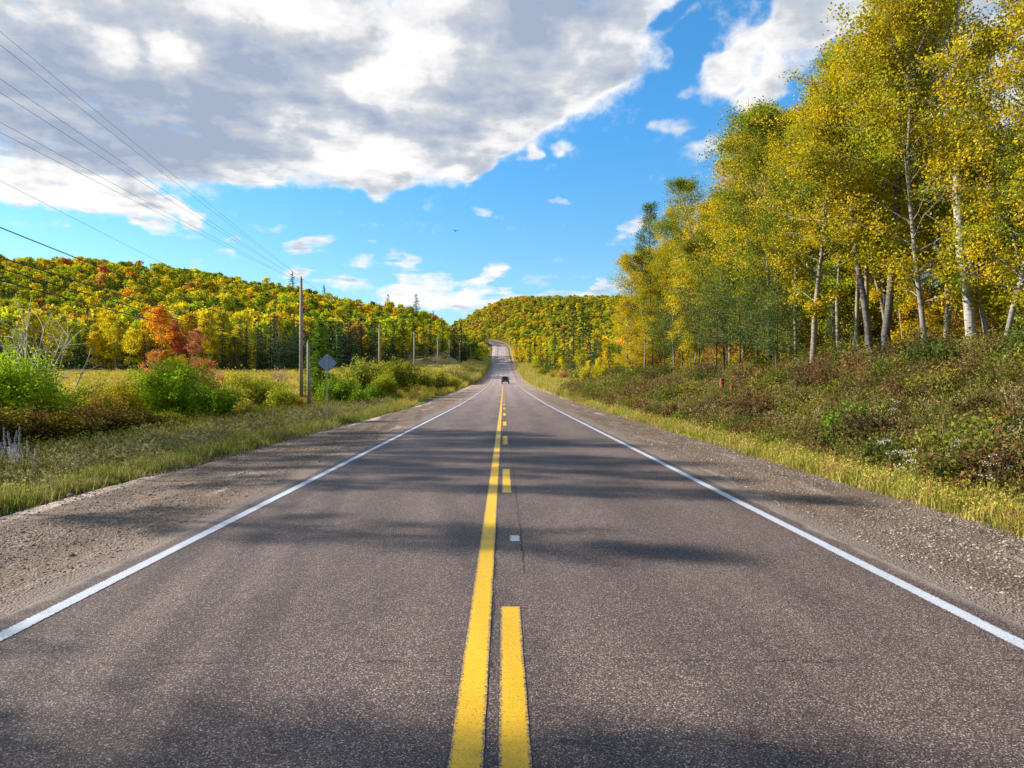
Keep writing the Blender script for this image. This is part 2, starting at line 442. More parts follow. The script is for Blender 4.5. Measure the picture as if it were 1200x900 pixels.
# ------------------------------------------------------------------ asphalt
def crack_fac(t, pos):
    """thin wandering cracks at fixed places across and along the pavement"""
    x, y, z = t.sep(pos)
    w1 = t.m('MULTIPLY', t.m('SUBTRACT', t.noise(pos, 2.3, 8, 0.78), 0.5), 0.34)
    w2 = t.m('MULTIPLY', t.m('SUBTRACT', t.noise(t.v('ADD', pos, (9, 4, 0)), 2.6, 8, 0.8), 0.5), 0.42)
    tot = None
    gate = t.noise(pos, 0.9, 2, 0.5)
    for (yy, wd) in ((4.52, .0045), (12.6, .008), (19.0, .010)):
        dd = t.m('ABSOLUTE', t.m('SUBTRACT', t.m('ADD', y, w1), yy))
        f = t.rng(dd, wd, wd * 2.1, 1, 0)
        f = t.m('MULTIPLY', f, t.rng(gate, .44, .56))
        tot = f if tot is None else t.m('MAXIMUM', tot, f)
    for (xx, y0, y1, wd) in ((-.075, 4.4, 9.5, .0055), (.20, 6.4, 22, .0035)):
        dd = t.m('ABSOLUTE', t.m('SUBTRACT', t.m('ADD', x, t.m('MULTIPLY', w2, .35)), xx))
        f = t.m('MULTIPLY', t.rng(dd, wd, wd * 2.1, 1, 0), t.m('MULTIPLY', t.m('GREATER_THAN', y, y0), t.m('LESS_THAN', y, y1)))
        f = t.m('MULTIPLY', f, t.rng(gate, .36, .5, 0.15, 1))
        tot = t.m('MAXIMUM', tot, f)
    return tot
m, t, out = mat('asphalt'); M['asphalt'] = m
pos = t.n('ShaderNodeNewGeometry').outputs['Position']
x, y, z = t.sep(pos)
cell = t.voro(pos, 122.0, out='Color')
cd = t.voro(pos, 122.0)
cs = t.sep(cell)
fine = t.noise(pos, 260.0, 3, 0.7)
big = t.noise(t.v('MULTIPLY', pos, (1.0, 0.22, 1.0)), 1.1, 5, 0.6)
mid = t.noise(t.v('MULTIPLY', pos, (1.0, 0.5, 1.0)), 6.0, 4, 0.65)
base = t.ramp(cs[0], [(0.0, (.040, .030, .030)), (0.30, (.088, .067, .063)), (0.65, (.160, .124, .115)), (0.90, (.27, .22, .203)), (1.0, (.52, .46, .44))])
base = t.mix(t.rng(cd, .42, .66, 0, .8), base, (.030, .025, .026))
base = t.v('MULTIPLY', t.v('SCALE', base, t.rng(fine, .3, .7, .7, 1.3)), (1.03, .925, .845))
base = t.v('SCALE', base, t.rng(big, .33, .67, .78, 1.2))
base = t.v('SCALE', base, t.rng(mid, .3, .7, .90, 1.10))
base = t.v('SCALE', base, t.m('MULTIPLY', t.rng(y, 12.0, 110.0, 1.0, 2.1, smooth=True), t.rng(y, 90.0, 260.0, 1.0, 1.6, smooth=True)))     # far stretch painted paler, standing in for glare at a grazing angle
wheel = t.m('COSINE', t.m('MULTIPLY', t.m('SUBTRACT', t.m('ABSOLUTE', x), 1.75), 2 * math.pi / 1.75))
base = t.v('SCALE', base, t.rng(wheel, -1, 1, 1.06, .90))
dust = t.m('ADD', t.rng(t.m('ABSOLUTE', x), 3.60, 3.86, 0, .95), t.m('MULTIPLY', t.m('SUBTRACT', t.noise(t.v('MULTIPLY', pos, (1, .4, 1)), 5.0, 4, .7), .5), 1.1))
base = t.mix(t.rng(dust, .35, .75, 0, .9), base, t.mix(cs[1], (.13, .105, .09), (.36, .30, .255)))
ck = crack_fac(t, pos)
base = t.mix(t.m('MULTIPLY', ck, .9), base, (.012, .011, .011))
h = t.m('SUBTRACT', t.m('SUBTRACT', t.m('MULTIPLY', cs[1], .35), t.m('MULTIPLY', cd, .9)), t.m('MULTIPLY', ck, 2.0))
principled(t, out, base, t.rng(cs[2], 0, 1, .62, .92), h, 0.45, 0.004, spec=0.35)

def paint_mat(name, col, dirt):
    m, t, out = mat(name)
    pos = t.n('ShaderNodeNewGeometry').outputs['Position']
    ck = crack_fac(t, pos)
    wear = t.noise(pos, 70.0, 5, 0.75); pat = t.noise(pos, 2.6, 3, 0.6); grime = t.noise(t.v('MULTIPLY', pos, (1, .3, 1)), 3.2, 4, 0.6)
    f = t.rng(t.m('ADD', wear, t.m('MULTIPLY', t.m('SUBTRACT', pat, .5), .35)), .66, .72, 0, .8)
    c = t.mix(t.rng(grime, .35, .75, 0, .5), col, dirt)
    c = t.mix(f, c, (.07, .06, .055))
    c = t.mix(t.m('MULTIPLY', ck, .85), c, (.03, .02, .015))
    stn = t.sep(t.voro(pos, 108.0, out='Color'))
    eg = t.m('ADD', attr(t, 'edge'), t.m('MULTIPLY', t.m('SUBTRACT', stn[0], .5), .34))
    c = t.mix(t.rng(eg, .86, .93), c, t.mix(stn[1], (.05, .04, .04), (.20, .16, .15)))
    c = t.mix(t.m('MULTIPLY', t.m('GREATER_THAN', stn[2], .955), .55), c, (.10, .08, .07))
    c = t.v('SCALE', c, t.rng(stn[0], 0, 1, .86, 1.08))
    principled(t, out, c, .55, t.voro(pos, 85.0), 0.2, 0.002, spec=0.4)
    return m
M['yellow'] = paint_mat('yellow_paint', (.72, .42, .002), (.54, .31, .008))
M['white'] = paint_mat('white_paint', (.50, .54, .60), (.34, .35, .37))

m, t, out = mat('gravel'); M['gravel'] = m
pos = t.n('ShaderNodeNewGeometry').outputs['Position']
ce = t.sep(t.voro(pos, 46.0, out='Color')); cdist = t.voro(pos, 46.0)
ce2 = t.sep(t.voro(pos, 130.0, out='Color'))
big = t.noise(t.v('MULTIPLY', pos, (1, .35, 1)), 1.5, 5, .65)
x, y, z = t.sep(pos)
c = t.ramp(ce[0], [(0.0, (.065, .048, .037)), (0.45, (.150, .115, .090)), (0.8, (.24, .19, .15)), (1.0, (.38, .32, .27))])
c = t.mix(t.rng(cdist, .42, .70, 0, .75), c, (.085, .066, .052))
c = t.mix(t.rng(ce2[0], .2, .9, 0, .5), c, (.22, .18, .15))
c = t.v('MULTIPLY', t.v('SCALE', c, t.rng(big, .35, .65, .72, 1.22)), (.96, .86, .76))
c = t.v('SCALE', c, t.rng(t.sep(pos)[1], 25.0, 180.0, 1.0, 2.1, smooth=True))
sand = t.noise(t.v('MULTIPLY', pos, (1, .12, 1)), 1.0, 4, .6)
c = t.mix(t.rng(t.m('ADD', sand, t.rng(t.m('ABSOLUTE', x), 6.3, 7.4, 0, .18)), .60, .70, 0, .75), c, (.52, .43, .35))
c = t.mix(t.rng(t.m('ABSOLUTE', x), 3.9, 4.4, .5, 0), c, (.26, .21, .18))
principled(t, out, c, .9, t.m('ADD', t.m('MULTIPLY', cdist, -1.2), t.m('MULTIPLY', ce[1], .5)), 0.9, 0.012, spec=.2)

m, t, out = mat('ground'); M['ground'] = m
pos = t.n('ShaderNodeNewGeometry').outputs['Position']
n1_ = t.noise(pos, 1.3, 6, .65); n2_ = t.noise(pos, .11, 4, .6); n3_ = t.noise(pos, 9.0, 5, .7); n4_ = t.noise(t.v('MULTIPLY', pos, (.35, 1, 1)), .22, 5, .62)
green = t.mix(t.rng(n1_, .35, .65), (.075, .085, .022), (.16, .145, .05))
straw = t.mix(t.rng(n4_, .40, .58), (.50, .33, .10), (.26, .22, .05))
straw = t.mix(t.rng(n3_, .4, .66, 0, .55), straw, (.55, .42, .20))
straw = t.mix(t.rng(t.noise(t.v('MULTIPLY', pos, (.25, 1, 1)), .35, 4, .6), .55, .63, 0, .8), straw, (.075, .05, .032))
litter = t.mix(t.rng(n1_, .4, .6), (.09, .065, .022), (.20, .13, .04))
bank = t.mix(t.rng(n1_, .38, .62), (.055, .044, .014), (.10, .058, .024))
c = t.mix(attr(t, 'straw'), green, straw)
c = t.mix(attr(t, 'bankz'), c, bank)
c = t.mix(attr(t, 'wood'), c, litter)
c = t.v('SCALE', c, t.rng(n3_, .3, .7, .75, 1.25))
principled(t, out, c, .95, t.m('ADD', n1_, n3_), 0.8, 0.12, spec=.1)

M['pole_wood'] = plain('weathered_pole_wood', (.30, .25, .19), .85, var=.3, scale=6)
M['steel'] = plain('galvanised_steel', (.36, .39, .44), .45, .6, .1)
M['sign_back'] = plain('sign_back_aluminium', (.24, .30, .43), .5, .35, .12)
M['wire'] = plain('wire_metal', (.06, .06, .065), .5, .3)
M['ceramic'] = plain('insulator_porcelain', (.35, .33, .32), .3); M['canister'] = plain('transformer_grey_paint', (.30, .31, .32), .5)
M['rust'] = plain('rusty_wood_stain', (.16, .045, .025), .85, var=.3)
M['carpaint'] = plain('dark_car_paint', (.035, .03, .035), .3, .2)
M['rubber'] = plain('rubber', (.015, .015, .015), .8)
M['glass'] = plain('dark_window_glass', (.02, .025, .035), .12)
M['lamp'] = plain('headlamp_lens', (.6, .6, .58), .2)
M['chrome'] = plain('bright_trim', (.45, .45, .47), .25, .9)
M['black'] = plain('black_feather', (.02, .02, .022), .7)
m, t, out = mat('stone'); M['stone'] = m
ta = attr(t, 'tint', 'INSTANCER', 'Color'); oc = t.n('ShaderNodeTexCoord').outputs['Object']
principled(t, out, t.v('SCALE', ta, t.rng(t.noise(oc, 3.0, 4, .6), .3, .7, .75, 1.25)), .85, t.noise(oc, 6, 4, .6), .4, .02, spec=.25)

# ------------------------------------------------------------------ the ground sheet
def axis(parts):
    o = []
    for a, b, st in parts: o.append(np.arange(a, b, st))
    return np.concatenate(o)
half = np.concatenate([np.arange(0, 7.2, 1.2), np.arange(7.2, 17, .4), np.arange(17, 30, 1.0), np.arange(30, 120, 4), np.arange(120, 420, 12), np.geomspace(420, 7000, 22)])
scol = np.concatenate([-half[::-1], half[1:]])
drow = np.concatenate([-np.geomspace(60, 600, 10)[::-1], np.arange(-58, 0, 2.5), np.arange(0, 60, .6), np.arange(60, 130, 1.6), np.arange(130, 480, 5), np.arange(480, 1200, 10), np.geomspace(1200, 9000, 26)])
S, D = np.meshgrid(scol, drow)
Xg = S + roadx(D)
Zg = ground_z(Xg, D)
# earth only a little above the valley floor at the horizon
nr, nc = S.shape
idx = np.arange(nr * nc).reshape(nr, nc)
quad = np.stack([idx[:-1, :-1], idx[:-1, 1:], idx[1:, 1:], idx[1:, :-1]], -1).reshape(-1, 4)
ug = Xg / np.maximum(D, 40)
def in_wood(x, d):
    s = x - roadx(d); u = x / np.maximum(d, 1.0)
    left = (d > 150 + 10 * fbm(x / 30., d * 0 + 3, 7, 2)) & (s < -(0.06 * d + 7)) & (s < -45 + (d - 165) * 0.18)
    left |= (d > 312) & (d < 385) & (s < -22) | (d > 425) & (s < -10)
    lim = np.interp(d, [-50, 25, 60, 95, 115, 200, 330, 420, 640], [15.5, 15.5, 14.5, 13.0, 12.0, 13.0, 12.0, 9.8, 9.0])
    right = s > lim
    far = (d > 660) & (np.abs(s) > 9)
    return left | right | far
wood = in_wood(Xg, D).astype(float)
straw = sstep(-S, 9.5, 13) * sstep(D, 42, 70) * (1 - wood) + sstep(S, 7.5, 9) * sstep(D, 90, 130)
straw = np.clip(straw, 0, 1)
bankz = sstep(S, 8.2, 10.5) * (1 - sstep(D, 85, 120))
me = make_mesh('ground', np.stack([Xg, D, Zg], -1).reshape(-1, 3), [quad], [M['ground']],
               attrs={'straw': straw.ravel(), 'bankz': bankz.ravel(), 'wood': wood.ravel()}, smooth=True)
link('ground', me, kind='structure')

# ------------------------------------------------------------------ road, shoulders and paint
def strip(svals, dvals, zf, jitter=None):
    d = np.asarray(dvals, float); cx = roadx(d)
    tx = np.gradient(cx, d); ln = np.sqrt(1 + tx * tx)
    nx, ny = 1 / ln, -tx / ln
    S2 = np.asarray(svals, float)
    if S2.ndim == 1: S2 = np.broadcast_to(S2, (len(d), len(S2)))
    X = cx[:, None] + S2 * nx[:, None]; Y = d[:, None] + S2 * ny[:, None]
    Z = zf(S2, np.broadcast_to(d[:, None], S2.shape), X, Y)
    n, k = X.shape; i = np.arange(n * k).reshape(n, k)
    q_ = np.stack([i[:-1, :-1], i[:-1, 1:], i[1:, 1:], i[1:, :-1]], -1).reshape(-1, 4)
    return np.stack([X, Y, Z], -1).reshape(-1, 3), q_
dd_road = np.concatenate([np.arange(-60, 0, 3.), np.arange(0, 60, .5), np.arange(60, 400, 3.), np.arange(400, 860, 4.)])
def road_surf(s, d, X=None, Y=None): return roadz(d) - 0.006 * np.abs(s)
rng = np.random.default_rng(7)
edge = 3.84 + 0.05 * fbm(dd_road * 1.3, dd_road * 0, 3, 3)
sv = np.stack([-edge - .03, -edge] + [np.full(len(dd_road), v) for v in (-2.6, -1.3, 0, 1.3, 2.6)] + [edge, edge + .03], 1)
v, f = strip(sv, dd_road, lambda s, d, X, Y: road_surf(s, d) - np.where(np.abs(s) > edge[:, None] + .01, .06, 0))
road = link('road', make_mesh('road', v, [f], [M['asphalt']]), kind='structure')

def marking(name, s0, s1, d0, d1, material, lift=.004, step=.035, jit=.0028, seed=0):
    if d1 > 60: dv = np.concatenate([np.arange(d0, 30, step), np.arange(30, 120, .8), np.arange(120, d1, 4.)]) if d0 < 30 else np.arange(d0, d1 + .01, 2.)
    else: dv = np.linspace(d0, d1, max(3, int((d1 - d0) / step)))
    r = np.random.default_rng(seed)
    a = s0 + jit * (2 * fbm(dv * 9, dv * 0 + seed, seed, 3)) + r.normal(0, jit * .35, len(dv)) * (dv < 30)
    b = s1 + jit * (2 * fbm(dv * 9, dv * 0 + seed + 50, seed, 3)) + r.normal(0, jit * .35, len(dv)) * (dv < 30)
    v, f = strip(np.stack([a, (a + b) / 2, b], 1), dv, lambda s, d, X, Y: road_surf(s, d) + lift)
    o = link(name, make_mesh(name, v, [f], [material], smooth=True, attrs={'edge': np.tile([1.0, 0.0, 1.0], len(dv))}), road)
    return o
marking('solid_yellow_line', -.255, -.092, -20, 165, M['yellow'], seed=1)
k = 0
for i in range(-2, 18):
    d1 = 5.59 + 9.0 * i; d0 = d1 - 3.15
    if i == 0: d1 = 5.60
    marking('yellow_dash', -.022, .130, d0, d1, M['yellow'], seed=20 + i)
marking('white_edge_line', -3.58, -3.44, -20, 850, M['white'], seed=3)
marking('white_edge_line', 3.44, 3.58, -20, 850, M['white'], seed=4)
marking('white_survey_mark', .070, .185, 7.93, 8.22, M['white'], seed=5, jit=.004)

def shoulder(name, sgn, w_out):
    dv = np.concatenate([np.arange(-20, 2, 1.0), np.arange(2, 16, .08), np.arange(16, 45, .22), np.arange(45, 130, 1.0), np.arange(130, 860, 4.)])
    outer = w_out(dv) + .35 * fbm(dv / 1.9, dv * 0, 11 if sgn > 0 else 12, 4) + .5 * fbm(dv / 9, dv * 0, 31, 2)
    tt = np.concatenate([[0, .02], np.linspace(.05, .93, 44), [.97, 1.0]])
    sv = sgn * (3.80 + (outer[:, None] - 3.80) * tt[None, :])
    def zf(s, d, X, Y):
        a = np.abs(s)
        z = roadz(d) - .022 - .028 * (a - 3.8)
        near = 1 - sstep(d, 30, 60)
        z += near * (.030 * fbm(X * 5, Y * 5, 2, 3) + .055 * fbm(X * 1.3, Y * .5, 4, 3)) * sstep(a, 3.9, 4.5)
        z -= .12 * sstep(tt[None, :] + 0 * a, .95, 1.0) - .0
        return z
    v, f = strip(sv, dv, zf)
    return link(name, make_mesh(name, v, [f], [M['gravel']], smooth=True), kind='structure')
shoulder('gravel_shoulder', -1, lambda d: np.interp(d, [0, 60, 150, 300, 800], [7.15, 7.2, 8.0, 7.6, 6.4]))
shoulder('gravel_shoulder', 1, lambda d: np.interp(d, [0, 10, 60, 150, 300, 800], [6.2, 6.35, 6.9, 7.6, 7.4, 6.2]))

# side road that joins at the crest
sx = np.linspace(-110, -3.7, 60)
V = []; 
for yy in (398.5, 400.5, 404, 406):
    V.append(np.stack([sx, np.full(60, yy) + 4 * np.sin(sx / 40), np.maximum(ground_z(sx, np.full(60, yy)), np.where(sx > -8, roadz(400) - .1, -99)) + .12], 1))
V = np.stack(V, 1).reshape(-1, 3); i = np.arange(240).reshape(60, 4)
link('side_road', make_mesh('side_road', V, [np.stack([i[:-1, :-1], i[1:, :-1], i[1:, 1:], i[:-1, 1:]], -1).reshape(-1, 4)], [M['gravel']]), kind='structure')

# ------------------------------------------------------------------ growing plants
def unit(v): return v / (np.linalg.norm(v, axis=-1, keepdims=True) + 1e-9)

def branch_pts(rng, p0, d0, L, n, wob, up):
    p = [np.array(p0, float)]; d = np.array(d0, float); st = L / (n - 1)
    for _ in range(n - 1):
        d = d + rng.normal(0, wob, 3) + np.array([0, 0, up]); d /= np.linalg.norm(d)
        p.append(p[-1] + d * st)
    return np.array(p)

def broadleaf(seed, H=14.0, r0=.15, first=.35, spread=3.0, nprim=34, nsec=5, nleaf=16000, leaf=.11, sig=.28, lean=(0, 0), fork=None,
              droop=0.02, sides=7, prof=None, bare_top=0.0, twig=True, wob=.05, updir=.75):
    """trunk with limbs, and leaves in loose clumps about the twigs; returns two Geo"""
    rng = np.random.default_rng(seed)
    w, lf = Geo(), Geo()
    trunks = []
    base = branch_pts(rng, (0, 0, -.25), unit(np.array([lean[0], lean[1], 1.0])), H * (fork or 1.0) + .25, 12, wob, .06)
    if fork:
        rr = np.linspace(r0, r0 * .72, 12)
        w.tube(base, rr * (1 + .35 * np.exp(-np.arange(12) * 1.6)), sides)
        for k in range(3):
            a = rng.uniform(0, 6.28) + k * 2.1
            t_ = branch_pts(rng, base[-1], unit(np.array([.32 * math.cos(a), .32 * math.sin(a), 1.0])), H * (1 - fork) * rng.uniform(.8, 1.05), 9, wob, .05)
            w.tube(t_, np.linspace(r0 * .55, .012, 9), sides)
            trunks.append((t_, r0 * .5, fork, 1.0))
        trunks.append((base, r0, 0, fork))
    else:
        rr = r0 * (1 - np.linspace(0, 1, 12)) ** .8 + .012
        w.tube(base, rr * (1 + .35 * np.exp(-np.arange(12) * 1.6)), sides)
        trunks.append((base, r0, 0, 1.0))
    prof = prof or (lambda t: math.sin(math.pi * min(1, max(0, .12 + .86 * t))) ** .6)
    anchors, wts = [], []
    hts = first + (1 - first) * (np.arange(nprim) + rng.uniform(0, 1, nprim)) / nprim
    hts[:4] = first * rng.uniform(.75, 1, 4) if first > .2 else hts[:4]
    for i, ht in enumerate(hts):
        cands = [T for T in trunks if T[2] <= ht <= T[3] + .001] or trunks[:1]
        pts, tr, t0, t1 = cands[rng.integers(len(cands))]
        tt = (ht - t0) / max(t1 - t0, 1e-3) * (len(pts) - 1)
        j = min(int(tt), len(pts) - 2); p = pts[j] + (pts[j + 1] - pts[j]) * (tt - j)
        a = i * 2.39996 + rng.uniform(-.5, .5)
        tc_ = (ht - first) / (1 - first)
        L = spread * prof(tc_) * rng.uniform(.7, 1.12)
        upd = updir * (0.55 + 1.1 * tc_)
        d0 = unit(np.array([math.cos(a), math.sin(a), upd + rng.uniform(-.2, .2)]))
        L = max(L, .5)
        b = branch_pts(rng, p, d0, L, 7, .12, .015 - droop)
        rb = max(.010, min(r0 * .32, .012 * L + .008)) * (1.15 - .6 * tc_)
        w.tube(b, np.linspace(rb, .006, 7), 4, cap=False)
        leafy = 1.0 if rng.uniform() > bare_top * (ht > .8) * 1.6 else 0.05
        for s_ in range(nsec):
            q_ = rng.uniform(.30, 1.0); jj = min(int(q_ * 6), 5); ps = b[jj] + (b[jj + 1] - b[jj]) * (q_ * 6 - jj)
            ds_ = unit(unit(b[-1] - b[0]) + rng.normal(0, .65, 3))
            Ls = L * rng.uniform(.22, .45)
            sb = branch_pts(rng, ps, ds_, Ls, 4, .16, -.01)
            if twig: w.tube(sb, np.linspace(max(.006, rb * .4), .004, 4), 3, cap=False)
            for m_ in (1, 2, 3):
                anchors.append(sb[m_]); wts.append(leafy * (.35 + .35 * m_) * rng.choice([.25, 1.0, 1.6]))
        anchors.append(b[-1]); wts.append(leafy)
    A = np.array(anchors); wt_ = np.array(wts); wt_ /= wt_.sum()
    pick = rng.choice(len(A), nleaf, p=wt_)
    c = A[pick] + rng.normal(0, 1, (nleaf, 3)) * sig * np.array([1, 1, .7])
    nrm = unit(rng.normal(0, 1, (nleaf, 3)) + np.array([0, 0, .55]))
    cl = rng.uniform(0, 1, len(A))
    var = np.clip(.5 + .28 * rng.normal(size=nleaf) + .35 * (cl[pick] - .5), 0, 1)
    lf.quads(c, nrm, leaf * rng.uniform(.6, 1.25, nleaf), rng, 1.25, var)
    return w, lf

def conifer(seed, H=12.0, r0=.14, first=.06, spread=2.0, whorls=34, per=7, sprays=12, spray=.34, droop=.28, loose=0.0, sides=6, power=.9, twigs=True, nd=(.5, 2.2)):
    rng = np.random.default_rng(seed)
    w, lf = Geo(), Geo()
    tr = branch_pts(rng, (0, 0, -.2), (0, 0, 1), H + .2, 10, .008, .05)
    w.tube(tr, np.linspace(r0, .012, 10), sides)
    C, N, AX, SZ, VA = [], [], [], [], []
    for k in range(whorls):
        t_ = first + (1 - first) * (k + rng.uniform(-.3, .3)) / whorls
        t_ = min(max(t_, first), .995)
        zz = t_ * H
        R = spread * (1 - t_ if loose < .5 else math.sin(math.pi * (.18 + .80 * (t_ - first) / (1 - first)))) ** power + .10
        p0 = np.array([np.interp(zz, tr[:, 2], tr[:, 0]), np.interp(zz, tr[:, 2], tr[:, 1]), zz])
        n = max(3, int(per * (1 - .35 * t_)))
        for j in range(n):
            a = rng.uniform(0, 6.283)
            L = R * rng.uniform(.55, 1.12)
            dirh = np.array([math.cos(a), math.sin(a), 0.0])
            ss = np.linspace(0, 1, 5)
            pts = p0 + dirh * (ss * L)[:, None] + np.array([0, 0, 1.0]) * (L * (.25 * ss - (droop + .25) * ss ** 2 + (.12 * ss ** 3)))[:, None]
            if twigs: w.tube(pts, np.linspace(.008 + .006 * L, .004, 5), 3, cap=False)
            m_ = max(3, int(sprays * (.35 + L / spread)))
            q_ = rng.uniform(.15 + .3 * loose, 1.0, m_)
            c = np.stack([np.interp(q_, ss, pts[:, i]) for i in range(3)], 1)
            c += rng.normal(0, 1, (m_, 3)) * np.array([.10, .10, .05]) * (1 + 1.4 * loose) * (L * .5 + .4)
            side = np.cross(dirh, [0, 0, 1.0]) * rng.choice([-1, 1], m_)[:, None]
            ax_ = unit(dirh * .8 + side * rng.uniform(.2, 1.2, m_)[:, None] + rng.normal(0, .2, (m_, 3)) + np.array([0, 0, -.25 + .5 * loose]))
            nn = unit(rng.normal(0, .45, (m_, 3)) + np.array([0, 0, 1.0]))
            C.append(c); AX.append(np.cross(nn, ax_)); N.append(nn); SZ.append(spray * rng.uniform(.6, 1.2, m_)); VA.append(np.clip(.5 + .3 * rng.normal(size=m_) + .25 * (q_ - .6), 0, 1))
    C, N, AX, SZ, VA = map(np.concatenate, (C, N, AX, SZ, VA))
    lf.quads(C, N, SZ * nd[0], rng, nd[1], VA, axis=AX)
    return w, lf

def bush(seed, R=1.5, H=2.2, stems=26, nleaf=6000, leaf=.08, sig=.16, bare=0.0, sides=4, th=1.0):
    rng = np.random.default_rng(seed)
    w, lf = Geo(), Geo(); anchors = []
    for i in range(stems):
        a = rng.uniform(0, 6.283); rr = math.sqrt(rng.uniform(0, 1))
        d0 = unit(np.array([math.cos(a) * rr * R * .9, math.sin(a) * rr * R * .9, H * .75 + .2]))
        L = (H * math.sqrt(max(.05, 1 - .72 * rr * rr))) * rng.uniform(.72, 1.05) / max(.5, d0[2]) * .95
        p = branch_pts(rng, (rng.normal(0, .12 * R), rng.normal(0, .12 * R), -.1), d0, L, 7, .09, .02)
        w.tube(p, np.linspace(.010 + .006 * H, .004 * th, 7), sides, cap=False)
        for j in range(6):
            q_ = rng.integers(2, 7)
            ds_ = unit(unit(p[-1] - p[0]) * .7 + rng.normal(0, .7, 3))
            s_ = branch_pts(rng, p[min(q_, 6)], ds_, L * rng.uniform(.18, .38), 4, .15, .02)
            w.tube(s_, np.linspace(.006 * th, .0025 * th, 4), 3, cap=False)
            anchors += [s_[1], s_[2], s_[3]]
    A = np.array(anchors); A = A[A[:, 2] > -.05]
    nl = int(nleaf * (1 - bare))
    if nl:
        pick = rng.integers(0, len(A), nl)
        c = A[pick] + rng.normal(0, sig, (nl, 3)); c[:, 2] = np.abs(c[:, 2])
        cl = rng.uniform(0, 1, len(A))
        var = np.clip(.5 + .27 * rng.normal(size=nl) + .4 * (cl[pick] - .5), 0, 1)
        lf.quads(c, unit(rng.normal(0, 1, (nl, 3)) + np.array([0, 0, .6])), leaf * rng.uniform(.6, 1.3, nl), rng, 1.5, var)
    return w, lf

def two(name, pair, leafmat):
    w, lf = pair
    return (w.mesh(name + '_wood', [M['bark']], smooth=True), lf.mesh(name + '_leaves', [leafmat]) if lf.n else None)
def joined(name, pair, leafmat):
    """one mesh with wood and leaves, for far woods"""
    w, lf = pair
    nv = w.n
    faces = w.faces() + [f + nv for f in lf.faces()]
    nw = sum(len(f) for f in w.faces()); nlf = sum(len(f) for f in lf.faces())
    # keep triangles before quads is not needed: material index follows the same order
    return make_mesh(name, np.concatenate([w.verts(), lf.verts()]), faces, [M['bark'], leafmat], [0] * nw + [1] * nlf, attrs={'var': np.concatenate([w.attr(), lf.attr()])})

# colours (real leaf colours)
GOLD = (.56, .40, .013); YEL = (.60, .49, .018); OLIVE = (.335, .325, .020); GREEN = (.135, .195, .020); LIME = (.36, .42, .020); ORANGE = (.60, .27, .020)
RED = (.50, .12, .045); PINK = (.62, .26, .15); BROWN = (.27, .17, .04); DARKG = (.045, .085, .030); SPRUCE = (.045, .085, .048); PINEG = (.17, .24, .11); BRIGHTG = (.20, .34, .016); CEDAR = (.14, .23, .018); RUST = (.38, .19, .045)
PALE = (.23, .215, .19); TAN = (.27, .235, .175); GREYB = (.13, .118, .105); DARKB = (.085, .07, .055); WHITEB = (.35, .33, .30)

def place_tree(name, label, cat, meshes, x, y, sc, tint, tint_b, bark, rz=0.0, group=None, tilt=(0, 0), crown='crown', wood='trunk', sink=0.05, z=None):
    t_ = thing(name, label, cat, (x, y, (gz(x, y) if z is None else z) - sink), 0, sc, group)
    t_.rotation_euler = (tilt[0], tilt[1], rz)
    a = link(wood, meshes[0], t_); a['tint'] = tuple(map(float, bark))
    if meshes[1] is not None:
        b = link(crown, meshes[1], t_); b['tint'] = tuple(map(float, tint)); b['tint_b'] = tuple(map(float, tint_b))
    return t_

